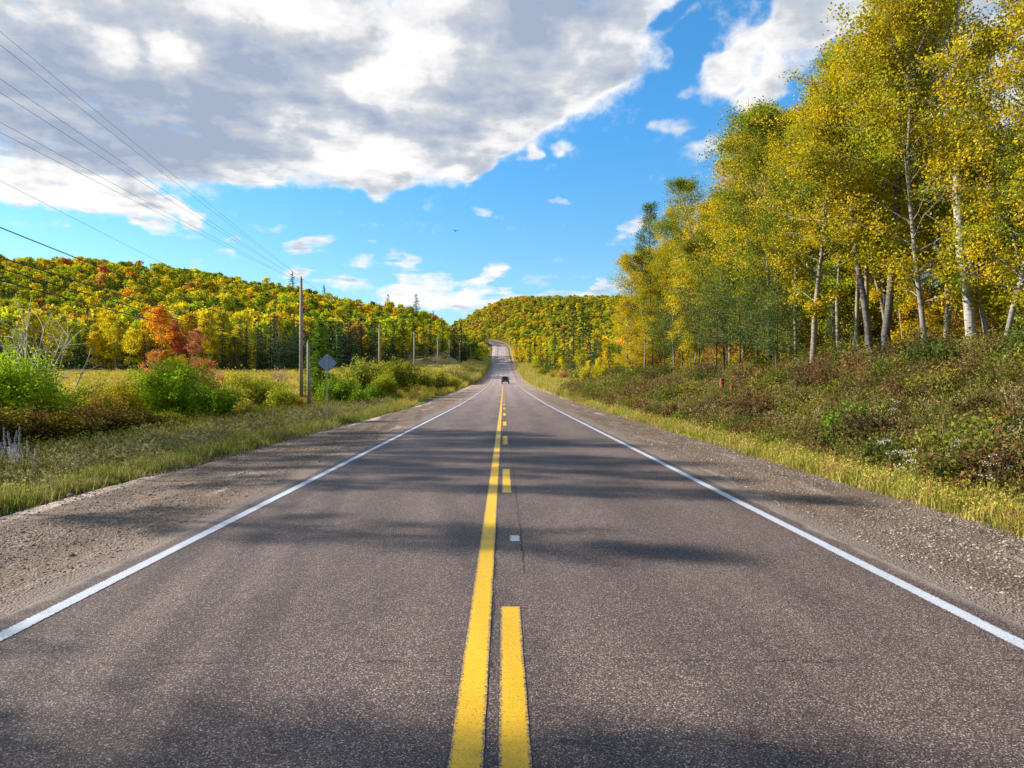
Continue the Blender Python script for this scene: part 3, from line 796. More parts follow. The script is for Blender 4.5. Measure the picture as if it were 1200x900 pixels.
# ------------------------------------------------------------------ scattering (for what nobody could count)
_groups = {}
def scatter(name, protos, P, scale, rz, which, tint, tint_b=None, tilt=None, **props):
    """points carry size, turn, tint; instances of protos (never shown by themselves)"""
    me = bpy.data.meshes.new(name + '_points')
    n = len(P)
    me.vertices.add(n); me.vertices.foreach_set('co', np.asarray(P, np.float32).ravel())
    def at(nm, typ, arr, key='value'):
        a = me.attributes.new(nm, typ, 'POINT'); a.data.foreach_set(key, np.ascontiguousarray(arr).ravel())
    at('size', 'FLOAT', np.asarray(scale, np.float32))
    rot = np.zeros((n, 3), np.float32); rot[:, 2] = rz
    if tilt is not None: rot[:, :2] = tilt
    at('turn', 'FLOAT_VECTOR', rot, 'vector')
    at('which', 'INT', np.asarray(which, np.int32))
    at('tint', 'FLOAT_VECTOR', np.asarray(tint, np.float32), 'vector')
    at('tint_b', 'FLOAT_VECTOR', np.asarray(tint if tint_b is None else tint_b, np.float32), 'vector')
    o = link(name, me, **props)
    ng = bpy.data.node_groups.new(name + '_nodes', 'GeometryNodeTree')
    ng.interface.new_socket('Geometry', in_out='INPUT', socket_type='NodeSocketGeometry')
    ng.interface.new_socket('Geometry', in_out='OUTPUT', socket_type='NodeSocketGeometry')
    gi = ng.nodes.new('NodeGroupInput'); go = ng.nodes.new('NodeGroupOutput')
    g2i = ng.nodes.new('GeometryNodeGeometryToInstance')
    for me_ in reversed(protos):
        ob = bpy.data.objects.new(me_.name + '_source', me_)      # not linked to the scene
        oi = ng.nodes.new('GeometryNodeObjectInfo'); oi.inputs[0].default_value = ob; oi.inputs['As Instance'].default_value = True
        ng.links.new(oi.outputs['Geometry'], g2i.inputs[0])
    iop = ng.nodes.new('GeometryNodeInstanceOnPoints'); iop.inputs['Pick Instance'].default_value = True
    def na(nm, typ):
        a = ng.nodes.new('GeometryNodeInputNamedAttribute'); a.data_type = typ; a.inputs[0].default_value = nm
        return a.outputs[0]
    ng.links.new(gi.outputs[0], iop.inputs['Points']); ng.links.new(g2i.outputs[0], iop.inputs['Instance'])
    ng.links.new(na('which', 'INT'), iop.inputs['Instance Index'])
    e2r = ng.nodes.new('FunctionNodeEulerToRotation'); ng.links.new(na('turn', 'FLOAT_VECTOR'), e2r.inputs[0]); ng.links.new(e2r.outputs[0], iop.inputs['Rotation'])
    cs_ = ng.nodes.new('ShaderNodeCombineXYZ'); sz_ = na('size', 'FLOAT')
    for k_ in range(3): ng.links.new(sz_, cs_.inputs[k_])
    ng.links.new(cs_.outputs[0], iop.inputs['Scale'])
    ng.links.new(iop.outputs[0], go.inputs[0])
    md = o.modifiers.new('scatter', 'NODES'); md.node_group = ng
    return o

# ------------------------------------------------------------------ tree kinds
asp = [two('aspen_%d' % i, broadleaf(100 + i, H=15, r0=.105, first=.42, spread=2.9, nprim=42, nsec=7, nleaf=27000, leaf=.074, sig=.21, lean=(rngl, rngm), bare_top=bt), M['leaf'])
       for i, (rngl, rngm, bt) in enumerate([(.02, 0, 0), (-.05, .02, .1), (.04, -.03, .25), (-.02, .03, 0)])]
asp_low = [two('aspen_low_%d' % i, broadleaf(120 + i, H=12, r0=.085, first=.20, spread=3.1, nprim=46, nsec=7, nleaf=32000, leaf=.074, sig=.21, lean=(l, 0)), M['leaf'])
           for i, l in enumerate([-.05, .03, -.02])]
slim = [two('slim_birch_%d' % i, broadleaf(140 + i, H=13, r0=.075, first=.45, spread=1.5, nprim=28, nsec=5, nleaf=9500, leaf=.075, sig=.20, lean=(l, .01), sides=5), M['leaf'])
        for i, l in enumerate([-.06, .05, 0.0])]
sapling = [two('sapling_%d' % i, broadleaf(160 + i, H=4.2, r0=.035, first=.12, spread=1.3, nprim=20, nsec=4, nleaf=5200, leaf=.075, sig=.18, sides=4), M['leaf']) for i in range(3)]
dead = [two('bare_%d' % i, broadleaf(180 + i, H=11, r0=.09, first=.25, spread=2.0, nprim=34, nsec=6, nleaf=40, leaf=.08, sig=.2, lean=(-.05, 0), updir=1.3), M['leaf']) for i in range(2)]
spr = [two('spruce_%d' % i, conifer(200 + i, H=12, spread=1.9 + .2 * i, whorls=40, per=9, sprays=30, spray=.34, nd=(.17, 4.6)), M['needle']) for i in range(2)]
pine = [two('pine_%d' % i, conifer(220 + i, H=8, r0=.09, first=.30, spread=1.9, whorls=24, per=7, sprays=64, spray=.26, droop=-.02, loose=.8, power=.7, nd=(.15, 5.5)), M['needle']) for i in range(3)]
cedar = two('cedar', conifer(240, H=7.2, r0=.10, first=.01, spread=1.75, whorls=46, per=12, sprays=34, spray=.28, droop=.05, power=.55, nd=(.26, 2.8)), M['needle'])
mid_b = [two('mid_broadleaf_%d' % i, broadleaf(300 + i, H=13, r0=.14, first=f_, spread=s_, nprim=24, nsec=4, nleaf=2600, leaf=.34, sig=.42, sides=5), M['far_leaf'])
         for i, (f_, s_) in enumerate([(.38, 2.6), (.30, 3.2), (.48, 2.1), (.22, 3.0)])]
mid_c = [two('mid_conifer_%d' % i, conifer(320 + i, H=13, spread=2.0 + .35 * i, whorls=34, per=7, sprays=11, spray=.62, twigs=False, nd=(.24, 3.2), droop=.34), M['needle']) for i in range(3)]
def lowres(seed, H, s_, f_): return broadleaf(seed, H=H, r0=.16, first=f_, spread=s_, nprim=16, nsec=3, nleaf=760, leaf=.60, sig=.50, sides=4, twig=False)
far_b = [joined('far_broadleaf_%d' % i, lowres(340 + i, 10.5, 2.9 + .4 * (i % 2), .30 + .04 * i), M['far_leaf']) for i in range(4)]
far_c = [joined('far_conifer_%d' % i, conifer(360 + i, H=13, spread=2.1, whorls=16, per=5, sprays=4, spray=1.0, twigs=False, sides=4), M['needle']) for i in range(2)]

# ------------------------------------------------------------------ the big trees along the top of the right bank
R_ = random.Random(11)
def at_px(px, X): return X, FPX * X / (px - 590.0)
def lerp3(a, b, f): return tuple(a[i] * (1 - f) + b[i] * f for i in range(3))
hero_a = two('forked_aspen', broadleaf(401, H=17, r0=.20, first=.50, spread=3.6, nprim=50, nsec=7, nleaf=36000, leaf=.075, sig=.22, lean=(-.015, 0), fork=.50, sides=10), M['leaf'])
hero_b = two('straight_aspen', broadleaf(402, H=15.5, r0=.16, first=.40, spread=2.7, nprim=46, nsec=7, nleaf=24000, leaf=.075, sig=.21, lean=(.02, 0), bare_top=.8, sides=9), M['leaf'])
hero_c = two('leaning_aspen', broadleaf(403, H=13.0, r0=.135, first=.45, spread=3.0, nprim=38, nsec=7, nleaf=24000, leaf=.075, sig=.21, lean=(-.10, .02), sides=8), M['leaf'])
hero_d = two('overhanging_aspen', broadleaf(404, H=10.5, r0=.12, first=.34, spread=3.7, nprim=44, nsec=7, nleaf=38000, leaf=.073, sig=.21, lean=(-.03, -.02), sides=8), M['leaf'])
hero_e = two('thin_birch', broadleaf(405, H=9.5, r0=.075, first=.35, spread=1.6, nprim=18, nsec=4, nleaf=3000, leaf=.085, sig=.25, lean=(-.10, 0), sides=7, wob=.10), M['leaf'])
def hero(px, X, H, mesh, mesh_h, tint, tb, bark, name, label, cat, rz=0.0, **kw):
    x, y = at_px(px, X)
    return place_tree(name, label, cat, mesh, x, y, H / mesh_h, tint, tb, bark, rz, **kw)
hero(1146, 17.0, 17.0, hero_a, 17, YEL, OLIVE, (.36, .34, .31), 'aspen_tree', 'tall pale-barked aspen that forks high up, thickest white trunk on the right bank', 'tree')
hero(1171, 17.6, 10.0, hero_e, 9.5, YEL, OLIVE, WHITEB, 'birch_tree', 'thin curving white birch just right of the thick forked aspen', 'tree')
hero(1197, 18.5, 9.5, hero_e, 9.5, GOLD, OLIVE, PALE, 'birch_tree', 'thin pale birch at the right edge of the photo', 'tree', rz=2.0)
hero(1113, 19.5, 17, asp[0], 15, OLIVE, YEL, TAN, 'aspen_tree', 'tan-barked aspen between the forked aspen and the dark twin trunks', 'tree', rz=1.0)
hero(1036, 15.6, 15.8, hero_b, 15.5, LIME, OLIVE, GREYB, 'aspen_tree', 'straight grey aspen with sparse leaves and bare twigs at its top', 'tree')
hero(1025, 15.2, 13.2, hero_c, 13, YEL, OLIVE, GREYB, 'aspen_tree', 'grey aspen leaning left beside the straight sparse aspen', 'tree', rz=.1)
hero(1049, 16.4, 14.0, slim[1], 13, YEL, OLIVE, GREYB, 'aspen_tree', 'slim dark trunk close behind the straight sparse aspen', 'tree', rz=.7)
hero(954, 13.4, 10.8, hero_d, 10.5, GREEN, GOLD, TAN, 'aspen_tree', 'tan aspen low on the bank whose golden limb hangs to the left', 'tree')
hero(932, 17.2, 16.2, asp_low[0], 12, OLIVE, GOLD, PALE, 'aspen_tree', 'broad golden-olive aspen, tallest left of the straight grey one', 'tree')
hero(985, 18.5, 15.5, asp[1], 15, OLIVE, YEL, PALE, 'aspen_tree', 'olive aspen behind the leaning grey aspen', 'tree', rz=2)
hero(903, 15.8, 15.2, asp_low[1], 12, OLIVE, GREEN, PALE, 'aspen_tree', 'green-topped aspen whose crown steps down left of the tallest one', 'tree')
hero(872, 16.2, 15.4, asp_low[2], 12, GOLD, OLIVE, PALE, 'aspen_tree', 'rounded gold aspen crown above the dark-trunked pines', 'tree', rz=1)
hero(842, 16.0, 15.0, asp[2], 15, OLIVE, GREEN, PALE, 'aspen_tree', 'olive aspen behind the two rusty posts', 'tree', rz=2)
hero(812, 15.6, 14.6, asp_low[0], 12, GOLD, YEL, PALE, 'aspen_tree', 'orange-gold aspen with white stems near the left end of the tall wood', 'tree', rz=3.5)
hero(790, 16.2, 16.0, asp[3], 15, GOLD, OLIVE, PALE, 'aspen_tree', 'gold aspen whose top pokes up right of the narrow dark-green one', 'tree', rz=.4)
hero(764, 15.2, 17.6, slim[2], 13, (.10, .13, .03), GREEN, GREYB, 'poplar_tree', 'narrow dark-green poplar standing highest at the left end of the wood', 'tree')
hero(756, 14.3, 12.6, asp_low[1], 12, OLIVE, GOLD, PALE, 'aspen_tree', 'olive and gold aspen beside the bare tree', 'tree', rz=5)
hero(735, 14.2, 16.0, dead[0], 11, GOLD, GOLD, GREYB, 'bare_tree', 'bare leafless tree against the sky at the left end of the wood', 'tree')
hero(741, 13.4, 8.5, asp_low[2], 12, YEL, GOLD, PALE, 'aspen_tree', 'bright yellow aspen below the bare tree', 'tree', rz=4)
for px, X, H, i, lab in [(779, 14.4, 7.5, 0, 'leftmost pine of the dark-trunked row on the bank'), (800, 15.2, 8.0, 1, 'blue-green pine above the brown bracken'), (840, 14.0, 7.2, 2, 'pine with bare dark trunk right above the left rusty post'),
                         (849, 14.6, 7.8, 0, 'pine whose trunk stands just right of the rusty posts'), (868, 14.0, 6.6, 1, 'thick dark-trunked pine in the middle of the row'), (888, 13.4, 5.6, 2, 'small pine under the golden limb'),
                         (911, 13.5, 5.0, 0, 'smallest pine, right end of the dark-trunked row'), (820, 15.4, 8.4, 2, 'tall blue-green pine behind the dark-trunked row')]:
    hero(px, X, H, pine[i], 8, (.16, .22, .055), (.10, .16, .045), DARKB, 'pine_tree', lab, 'tree', rz=px * .37, group='pines with bare dark trunks on the right bank')
hero(978, 16.5, 5.2, spr[0], 12, PINEG, (.06, .10, .06), DARKB, 'spruce_tree', 'soft blue-green young spruce left of the leaning grey aspen', 'tree')
hero(1003, 14.6, 2.6, spr[1], 12, PINEG, PINEG, DARKB, 'spruce_tree', 'low feathery conifer at the foot of the grey aspens', 'tree')
hero(935, 15.6, 4.2, spr[1], 12, (.05, .09, .05), PINEG, DARKB, 'spruce_tree', 'small dark spruce behind the tan overhanging aspen', 'tree')

# wood behind them: slim stems, every one a tree
tints = [YEL, GOLD, OLIVE, GREEN, LIME, GREEN, OLIVE, OLIVE, LIME]
GRP_IN = 'slim trees inside the right-hand wood'
placed = [(o.location.x, o.location.y) for o in scene.objects if o.parent is None and o.get('category') == 'tree']
def free(x, y, r):
    return all((x - a) ** 2 + (y - b) ** 2 > r * r for a, b in placed)
def colour_word(c):
    return {YEL: 'yellow', GOLD: 'golden', OLIVE: 'olive', GREEN: 'green', LIME: 'lime-green', ORANGE: 'orange', RED: 'red', PINK: 'pink', BROWN: 'brown', RUST: 'rust-coloured', SPRUCE: 'dark blue-green', DARKG: 'dark green', CEDAR: 'green', PINEG: 'grey-green', BRIGHTG: 'bright green'}.get(c, 'mixed')
def zone_right(px):
    for lim, w in ((775, 'near the narrow dark-green poplar'), (800, 'behind the leftmost pine'), (840, 'behind the blue-green pines'), (880, 'above the rusty posts'), (920, 'behind the smallest pine'), (960, 'behind the tan overhanging aspen'), (1000, 'behind the young spruce'), (1060, 'behind the grey aspens'), (1130, 'left of the forked aspen'), (9999, 'beyond the forked aspen')):
        if px < lim: return w
cnt = 0; tries = 0
while cnt < 165 and tries < 9000:
    tries += 1
    x = 15.8 + 17 * R_.random() ** 1.5; y = R_.uniform(13, 112)
    px = 590 + FPX * x / y
    if px > 1290 or px < 762 or not free(x, y, 1.1 + .008 * y): continue
    placed.append((x, y)); cnt += 1
    if R_.random() < .62 and y < 75: ms, mh, H = slim[R_.randrange(3)], 13, R_.uniform(10, 15)
    elif R_.random() < .5: ms, mh, H = asp[R_.randrange(4)], 15, R_.uniform(12.5, 15.5)
    else: ms, mh, H = asp_low[R_.randrange(3)], 12, R_.uniform(10, 14)
    if x > 18.5: H *= .84
    if px > 1100: H *= .84
    if px < 830: H = min(H, 14)
    t1, t2 = R_.choice(tints), R_.choice(tints)
    place_tree('birch_tree' if ms in slim else 'aspen_tree', '%s%s %s' % ('deep-set ' if x > 21 else '', 'slim ' + colour_word(t1) + ' birch' if ms in slim else colour_word(t1) + ' aspen', zone_right(px)), 'tree',
               ms, x, y, H / mh, t1, t2, R_.choice([PALE, WHITEB, TAN, PALE]), R_.uniform(0, 6.3), group=GRP_IN, tilt=(R_.gauss(0, .03), R_.gauss(0, .03)))
# understorey saplings at the wood's edge
cnt = 0
while cnt < 170:
    x = 15.6 + 13 * R_.random() ** 1.3; y = R_.uniform(14, 95); px = 590 + FPX * x / y
    if px > 1260 or (px > 925 and x < 18.6): continue
    cnt += 1
    t1 = R_.choice([RUST, GOLD, OLIVE, GOLD, BROWN, OLIVE, YEL, GREEN]); t2 = R_.choice([GOLD, OLIVE, BROWN])
    place_tree('sapling', '%s sapling %s' % (colour_word(t1), zone_right(px)), 'sapling', sapling[R_.randrange(3)], x, y, R_.uniform(.5, 1.35), t1, t2, GREYB, R_.uniform(0, 6.3),
               group='saplings under the right-hand wood')

# beyond the right edge of the photograph the wood goes on
for i_, (x, y, H, ms, mh, t1) in enumerate([(17.5, 11.5, 15, asp[1], 15, OLIVE), (19.0, 7.0, 14, asp_low[1], 12, GOLD), (17.0, 2.0, 15, asp[3], 15, YEL), (22.5, 10.5, 14, asp[0], 15, LIME), (24.0, 4.0, 15, asp_low[0], 12, OLIVE), (18.0, -4.0, 15, asp[2], 15, GOLD),
                                            (23.0, -2.0, 14, asp[1], 15, GREEN), (28.0, 12.5, 15, asp_low[2], 12, GOLD), (29.0, 6.0, 14, asp[2], 15, YEL), (17.5, -10.0, 14, asp_low[1], 12, OLIVE), (24.0, -9.0, 15, asp[3], 15, GOLD), (34.0, 17.0, 14, asp_low[0], 12, OLIVE), (33.0, 0.0, 15, asp[0], 15, YEL)]):
    place_tree('aspen_tree', '%s aspen beyond the photo right edge' % colour_word(t1), 'tree', ms, x, y, H / mh, t1, OLIVE, PALE, x + y, group='aspens of the right-hand wood beyond the photo')
# off the left edge of the photograph: the roadside trees that throw shade over the road
for (x, y, H, ms, mh, t1) in [(-14.0, 5.4, 13, asp[0], 15, YEL), (-17.5, 4.9, 13, asp[2], 15, GOLD), (-12.5, 4.4, 11, asp_low[1], 12, YEL), (-14.6, 12.6, 9.5, slim[0], 13, YEL), (-17.2, 15.9, 11.5, slim[2], 13, GOLD), (-19.5, 18.2, 12.5, slim[1], 13, OLIVE),
                              (-21.6, 21.8, 13, asp[3], 15, YEL), (-24.6, 26.0, 13.5, asp_low[2], 12, OLIVE), (-27.5, 30.5, 14, asp[0], 15, YEL), (-34, 40, 14, asp[3], 15, GOLD), (-42, 51, 15, asp_low[1], 12, OLIVE)]:
    place_tree('aspen_tree', '%s aspen outside the photo left edge, %s' % (colour_word(t1), {6: 'nearest the camera but two', 5: 'set back from the road', 4: 'closest to the road', 13: 'slim and short', 16: 'slim, before the thicket', 18: 'slim, level with the thicket', 22: 'beside the thicket', 26: 'behind the thicket', 30: 'beyond the thicket', 40: 'second farthest', 51: 'farthest away'}.get(int(round(y)), 'on the verge')), 'tree', ms, x, y, H / mh, t1, OLIVE, PALE, R_.uniform(0, 6), group='aspens beside the left verge')

# ------------------------------------------------------------------ valley woods: candidate trees, nearest as individuals, the mass behind as one wood
rg = np.random.default_rng(5)
def jitter_grid(x0, x1, d0, d1, st, f):
    xs = np.arange(x0, x1, st); ds = np.arange(d0, d1, st)
    X, Dd = np.meshgrid(xs, ds); X = X.ravel() + rg.uniform(-.45, .45, X.size) * st; Dd = Dd.ravel() + rg.uniform(-.45, .45, Dd.size) * st
    ok = f(X, Dd); return X[ok], Dd[ok]
# left hill
def f_left(x, d):
    u = x / d
    return in_wood(x, d) & (x < -12) & (u > -.80) & (u < .02) & (d < 560) & ~((d > 392) & (d < 412)) & (np.abs(x - roadx(d)) > 11)
xl1, dl1 = jitter_grid(-150, -12, 148, 215, 4.3, f_left)
xl2, dl2 = jitter_grid(-440, -12, 215, 620, 4.4, f_left)
def f_right(x, d):
    u = x / d
    return in_wood(x, d) & (x > 8) & (u < .30) & (d > 104) & (d < 650)
xr, dr = jitter_grid(8, 120, 104, 660, 4.6, f_right)
def f_far(x, d):
    u = x / d
    return (u > -.13) & (u < .24) & (d > 655) & (np.abs(x - roadx(d)) > 10) & (d < 1120)
xf, df = jitter_grid(-150, 250, 650, 1120, 4.7, f_far)
cx_ = np.concatenate([xl1, xl2, xr, xf]); cd_ = np.concatenate([dl1, dl2, dr, df])
reg = np.concatenate([np.zeros(len(xl1) + len(xl2), int), np.ones(len(xr), int), np.full(len(xf), 2)])
u_ = cx_ / cd_; px_ = 590 + FPX * u_
zz_ = ground_z(cx_, cd_)
N_ = len(cx_)
patch = fbm(cx_ / 26., cd_ / 34., 21, 3); patch2 = fbm(cx_ / 60. + 9, cd_ / 60., 41, 3)
side0 = cx_ - roadx(cd_)
pcon = np.where(reg == 0, np.where(cd_ < 215, .42, .14 + .0 * cd_), np.where(reg == 1, .26, .05))
pcon = np.clip(pcon + patch * np.where(reg == 2, .2, .9), 0, 1)
# conifers stand in the dark belt at the foot of the left hill, and left of centre
pcon = np.where((reg == 0) & (cd_ < 230) & (px_ > 250) & (side0 > -(.06 * cd_ + 45)), np.clip(pcon + .45, 0, 1), pcon)
pcon = np.where((reg == 1) & (cd_ < 240), np.where((px_ < 705) & (px_ > 640), .60, .16), pcon)
is_con = rg.uniform(size=N_) < pcon
hts = np.where(is_con, rg.uniform(8, 15.5, N_), rg.uniform(7.0, 13.8, N_))
hts = np.where(cd_ > 250, hts * rg.uniform(.60, .92, N_), hts)
hts = np.where(reg == 1, np.where(cd_ < 165, hts * .60, hts * .85), hts)
# edge rows lower at the road side on the right
side = cx_ - roadx(cd_)
hts = np.where((reg == 1) & (side < 17), hts * .7, hts)
PAL = [YEL, GOLD, OLIVE, LIME, GREEN, ORANGE, RUST, RED, PINK, BROWN]
base_w = np.array([.22, .08, .28, .20, .17, .02, .015, .005, .005, .005])
kind_c = np.zeros(N_, int)
r_ = rg.uniform(size=N_)
for i in range(N_):
    w_ = base_w.copy()
    if reg[i] == 0:
        if px_[i] < 330 and px_[i] > 120 and cd_[i] < 185 and abs(px_[i] - 200) < 38: w_ = np.array([.26, .10, .10, .0, .0, .08, .03, .06, .37, .0])
        elif cd_[i] < 200: w_ = np.array([.40, .14, .18, .16, .06, .02, .015, .0, .015, .01])
        elif patch2[i] > .10: w_ = np.array([.17, .18, .24, .10, .10, .08, .08, .015, .015, .02])
        elif patch2[i] < -.10: w_ = np.array([.20, .08, .28, .18, .24, .01, 0, 0, 0, .01])
    elif reg[i] == 1: w_ = np.array([.42, .28, .14, .06, .04, .03, .01, .0, .01, .01])
    else:
        w_ = np.array([.20, .12, .30, .14, .16, .01, .03, 0, 0, .04])
        if px_[i] < 620 and cd_[i] > 820: w_ = np.array([.10, .16, .28, .06, .10, .06, .17, .0, 0, .07])
    w_ = w_ / w_.sum(); kind_c[i] = np.searchsorted(np.cumsum(w_), r_[i] * .9999)
pal = np.array(PAL); palc = np.array([SPRUCE, DARKG, SPRUCE, (.055, .095, .030), PINEG, CEDAR])
tint = pal[kind_c]; tb = pal[rg.choice([0, 0, 2, 2, 3, 4], N_)]
tb = np.where((rg.uniform(size=N_) < .55)[:, None], tint, tb)
kc = rg.integers(0, len(palc), N_)
tint = np.where(is_con[:, None], palc[kc], tint); tb = np.where(is_con[:, None], palc[rg.integers(0, len(palc), N_)], tb)
tint = tint * rg.uniform(.95, 1.40, N_)[:, None]; tb = tb * rg.uniform(.95, 1.40, N_)[:, None]
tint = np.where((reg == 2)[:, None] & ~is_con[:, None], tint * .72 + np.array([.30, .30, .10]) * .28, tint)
# nearest visible rows become individuals
vis = (px_ > -30) & (px_ < 1230)
row = np.where(reg == 0, cd_ - 150, cd_)
score = hts / cd_
score = np.where((reg == 0) & (cd_ > 172), score * .35, score)
score = np.where((reg == 0) & (px_ > 440) & (cd_ > 172) & (cd_ < 330) & (side > -(.06 * cd_ + 20)), hts / cd_, score)
score = np.where((reg == 1) & (side > 26), score * .3, score)
score = np.where(reg == 2, 0, score)
score = np.where(vis & ((reg != 1) | (px_ < 770)), score, 0)
ib = np.argsort(-np.where(is_con, 0, score))[:135]
ic = np.argsort(-np.where(is_con, score, 0))[:95]
single = np.zeros(N_, bool); single[ib] = True; single[ic] = True
single &= score > 0
def zone_valley(i):
    p = px_[i]
    if reg[i] == 0:
        for lim, w in ((60, 'under the left hill by the left edge'), (150, 'under the left hill behind the bare shrub'), (250, 'under the left hill behind the big bush'),
                       (345, 'under the left hill before the tall pole'), (440, 'between the tall pole and second pole'), (490, 'behind the second and third poles'), (999, 'behind the farthest utility poles')):
            if p < lim: return w
    for lim, w in ((640, 'beside the climbing road on its right'), (665, 'right of the road, beyond its golden verge'), (690, 'right of the road, above the olive bush'), (725, 'right of the road, above the bracken'), (9999, 'right of the road, below the bare tree')):
        if p < lim: return w
for i in np.nonzero(single)[0]:
    c_ = is_con[i]
    cw = colour_word(PAL[kind_c[i]]) if not c_ else ('grey-green' if kc[i] in (4, 5) else 'dark')
    tallw = 'tall ' if hts[i] > 12.6 else ('small ' if hts[i] < 9.5 else '')
    kind = 'spruce' if c_ else ('maple' if PAL[kind_c[i]] in (ORANGE, RED, PINK, RUST) else 'birch')
    place_tree(kind + '_tree', '%s%s %s %s' % (tallw, cw, kind, zone_valley(i)), 'tree', mid_c[i % 3] if c_ else mid_b[i % 4], float(cx_[i]), float(cd_[i]), float(hts[i] / 13), tint[i], tb[i],
               DARKB if c_ else R_.choice([WHITEB, PALE, WHITEB]), float(i * 1.7 % 6.28), group=('spruces ' if c_ else 'broadleaved trees ') + ('along the foot of the left hill' if reg[i] == 0 else 'to the right of the climbing road'), z=float(zz_[i]))
rest = ~single
which = np.where(is_con, 4 + rg.integers(0, 2, N_), rg.integers(0, 4, N_))
def wood_mass(name, sel, label):
    idx_ = np.nonzero(sel)[0]
    P = np.stack([cx_[idx_], cd_[idx_], zz_[idx_] - .2], 1)
    scatter(name, far_b + far_c, P, hts[idx_] / np.where(is_con[idx_], 13, 11), rg.uniform(0, 6.28, len(idx_)), which[idx_], tint[idx_], tb[idx_], kind='stuff', label=label, category='forest')
wood_mass('hillside_forest', rest & (reg == 0), 'autumn forest covering the long hill on the left')
wood_mass('valley_forest', rest & (reg == 1), 'yellow autumn wood filling the ground right of the road')
wood_mass('distant_hill_forest', rest & (reg == 2), 'autumn forest on the far hill that closes the road')

# pointed spruces in front of the tree lines
def wood_edge(px, lo, hi):
    u = (px - 590) / FPX
    for d in np.arange(lo, hi, 1.0):
        if in_wood(np.array([u * d]), np.array([d]))[0]: return d + 1.5
    return hi
for k_, (px, H) in enumerate([(96, 9), (112, 8), (150, 10), (172, 8.5), (262, 11), (276, 8), (289, 10), (303, 12.5), (318, 14), (333, 10), (398, 13), (411, 16), (424, 13), (437, 14.5), (452, 12), (461, 14), (472, 15), (496, 13), (505, 15), (519, 14), (531, 16), (545, 15), (549, 12)]):
    d = wood_edge(px, 146, 400); x = (px - 590) / FPX * d
    place_tree('spruce_tree', 'pointed dark spruce %s' % ('near the left edge' if px < 200 else 'left of the tall pole' if px < 350 else 'between tall and second poles' if px < 445 else 'behind the second and third poles' if px < 490 else 'behind the farthest poles'), 'tree', mid_c[k_ % 3], x, d, H / 13, (SPRUCE, DARKG, (.06, .11, .045))[k_ % 3], SPRUCE, DARKB, px * .3, group='pointed spruces in front of the left tree line')
for k_, (px, d, H) in enumerate([(650, 178, 14), (661, 168, 15.5), (672, 160, 17), (683, 158, 18), (692, 150, 15), (641, 196, 11), (700, 128, 8.5), (714, 104, 6.2), (634, 235, 12), (627, 290, 14), (621, 335, 13), (666, 142, 9)]):
    place_tree('spruce_tree', '%s spruce in the clump right of the climbing road' % ('tall' if H > 13 else 'short'), 'tree', mid_c[k_ % 3], (px - 590) / FPX * d, d, H / 13, ((.07, .12, .035), DARKG, (.09, .14, .04))[k_ % 3], DARKG, DARKB, px * .3, group='spruces in the clump right of the climbing road')
# tall pines that break the skyline at the end of the left hill
for px, d, H in [(541, 335, 20), (532, 350, 17), (488, 430, 20), (455, 440, 18), (343, 470, 20), (381, 465, 17), (508, 400, 14)]:
    x = (px - 590) / FPX * d
    o_ = place_tree('pine_tree', 'dark pine breaking the skyline of the left hill' if px != 541 else 'tallest dark pine where the left hill ends at the road', 'tree', mid_c[px % 3], x, d, H / 13, DARKG, SPRUCE, DARKB, px * .3, group='pines on the skyline of the left hill')
    o_.scale = (H / 13 * 1.7, H / 13 * 1.7, H / 13)

# ------------------------------------------------------------------ shrubs in the meadow and on the verges
bs = {}
bs['big'] = two('big_bush', bush(501, R=3.1, H=3.8, stems=60, nleaf=26000, leaf=.095, sig=.22), M['shrub_leaf'])
bs['mid'] = two('mid_bush', bush(502, R=1.7, H=2.2, stems=36, nleaf=9000, leaf=.085, sig=.17), M['shrub_leaf'])
bs['mid2'] = two('mid_bush_b', bush(503, R=2.0, H=2.0, stems=40, nleaf=9000, leaf=.085, sig=.18), M['shrub_leaf'])
bs['small'] = two('small_bush', bush(504, R=.75, H=.95, stems=26, nleaf=3600, leaf=.055, sig=.09), M['shrub_leaf'])
bs['tiny'] = two('tiny_bush', bush(505, R=.40, H=.45, stems=12, nleaf=420, leaf=.075, sig=.07), M['shrub_leaf'])
bs['bare'] = two('bare_shrub', bush(506, R=2.6, H=5.6, stems=22, nleaf=500, leaf=.07, sig=.3, th=3.2), M['shrub_leaf'])
bs['bare2'] = two('bare_shrub_b', bush(507, R=1.0, H=2.4, stems=16, nleaf=300, leaf=.06, sig=.2, th=2.6), M['shrub_leaf'])
def shrub(px, py, X, kind, sc, t1, t2, bark, label, d=None, zoff=0.0, name='shrub', group=None, squash=None):
    """stands at road-side distance |X| left or right of the camera line, seen in direction px"""
    y = d if d is not None else FPX * X / (px - 590.0)
    x = X if d is None else (px - 590) / FPX * d
    o = place_tree(name, label, 'shrub', bs[kind], x, y, sc, t1, t2, bark, px * .71, crown='foliage', wood='stems', group=group)
    o.location.z += zoff
    if squash: o.scale = (sc * squash[0], sc * squash[0], sc * squash[1])
    return o
YG = (.42, .41, .05)
shrub(205, 0, 0, 'big', .97, (.38, .50, .022), (.24, .38, .02), GREYB, 'big rounded green bush in the left meadow', d=47, squash=(1.0, 1.0))
shrub(252, 0, 0, 'mid', 1.0, (.18, .28, .018), (.26, .36, .02), GREYB, 'low dark-green skirt of bush right of the big rounded one', d=45)
shrub(143, 0, 0, 'mid', 1.0, GOLD, YEL, GREYB, 'yellow-gold bush left of the big green bush', d=45)
shrub(10, 0, 0, 'big', .92, (.42, .52, .02), (.30, .44, .02), GREYB, 'bright lime-green shrub at the left edge', d=34, squash=(1.0, 1.0))
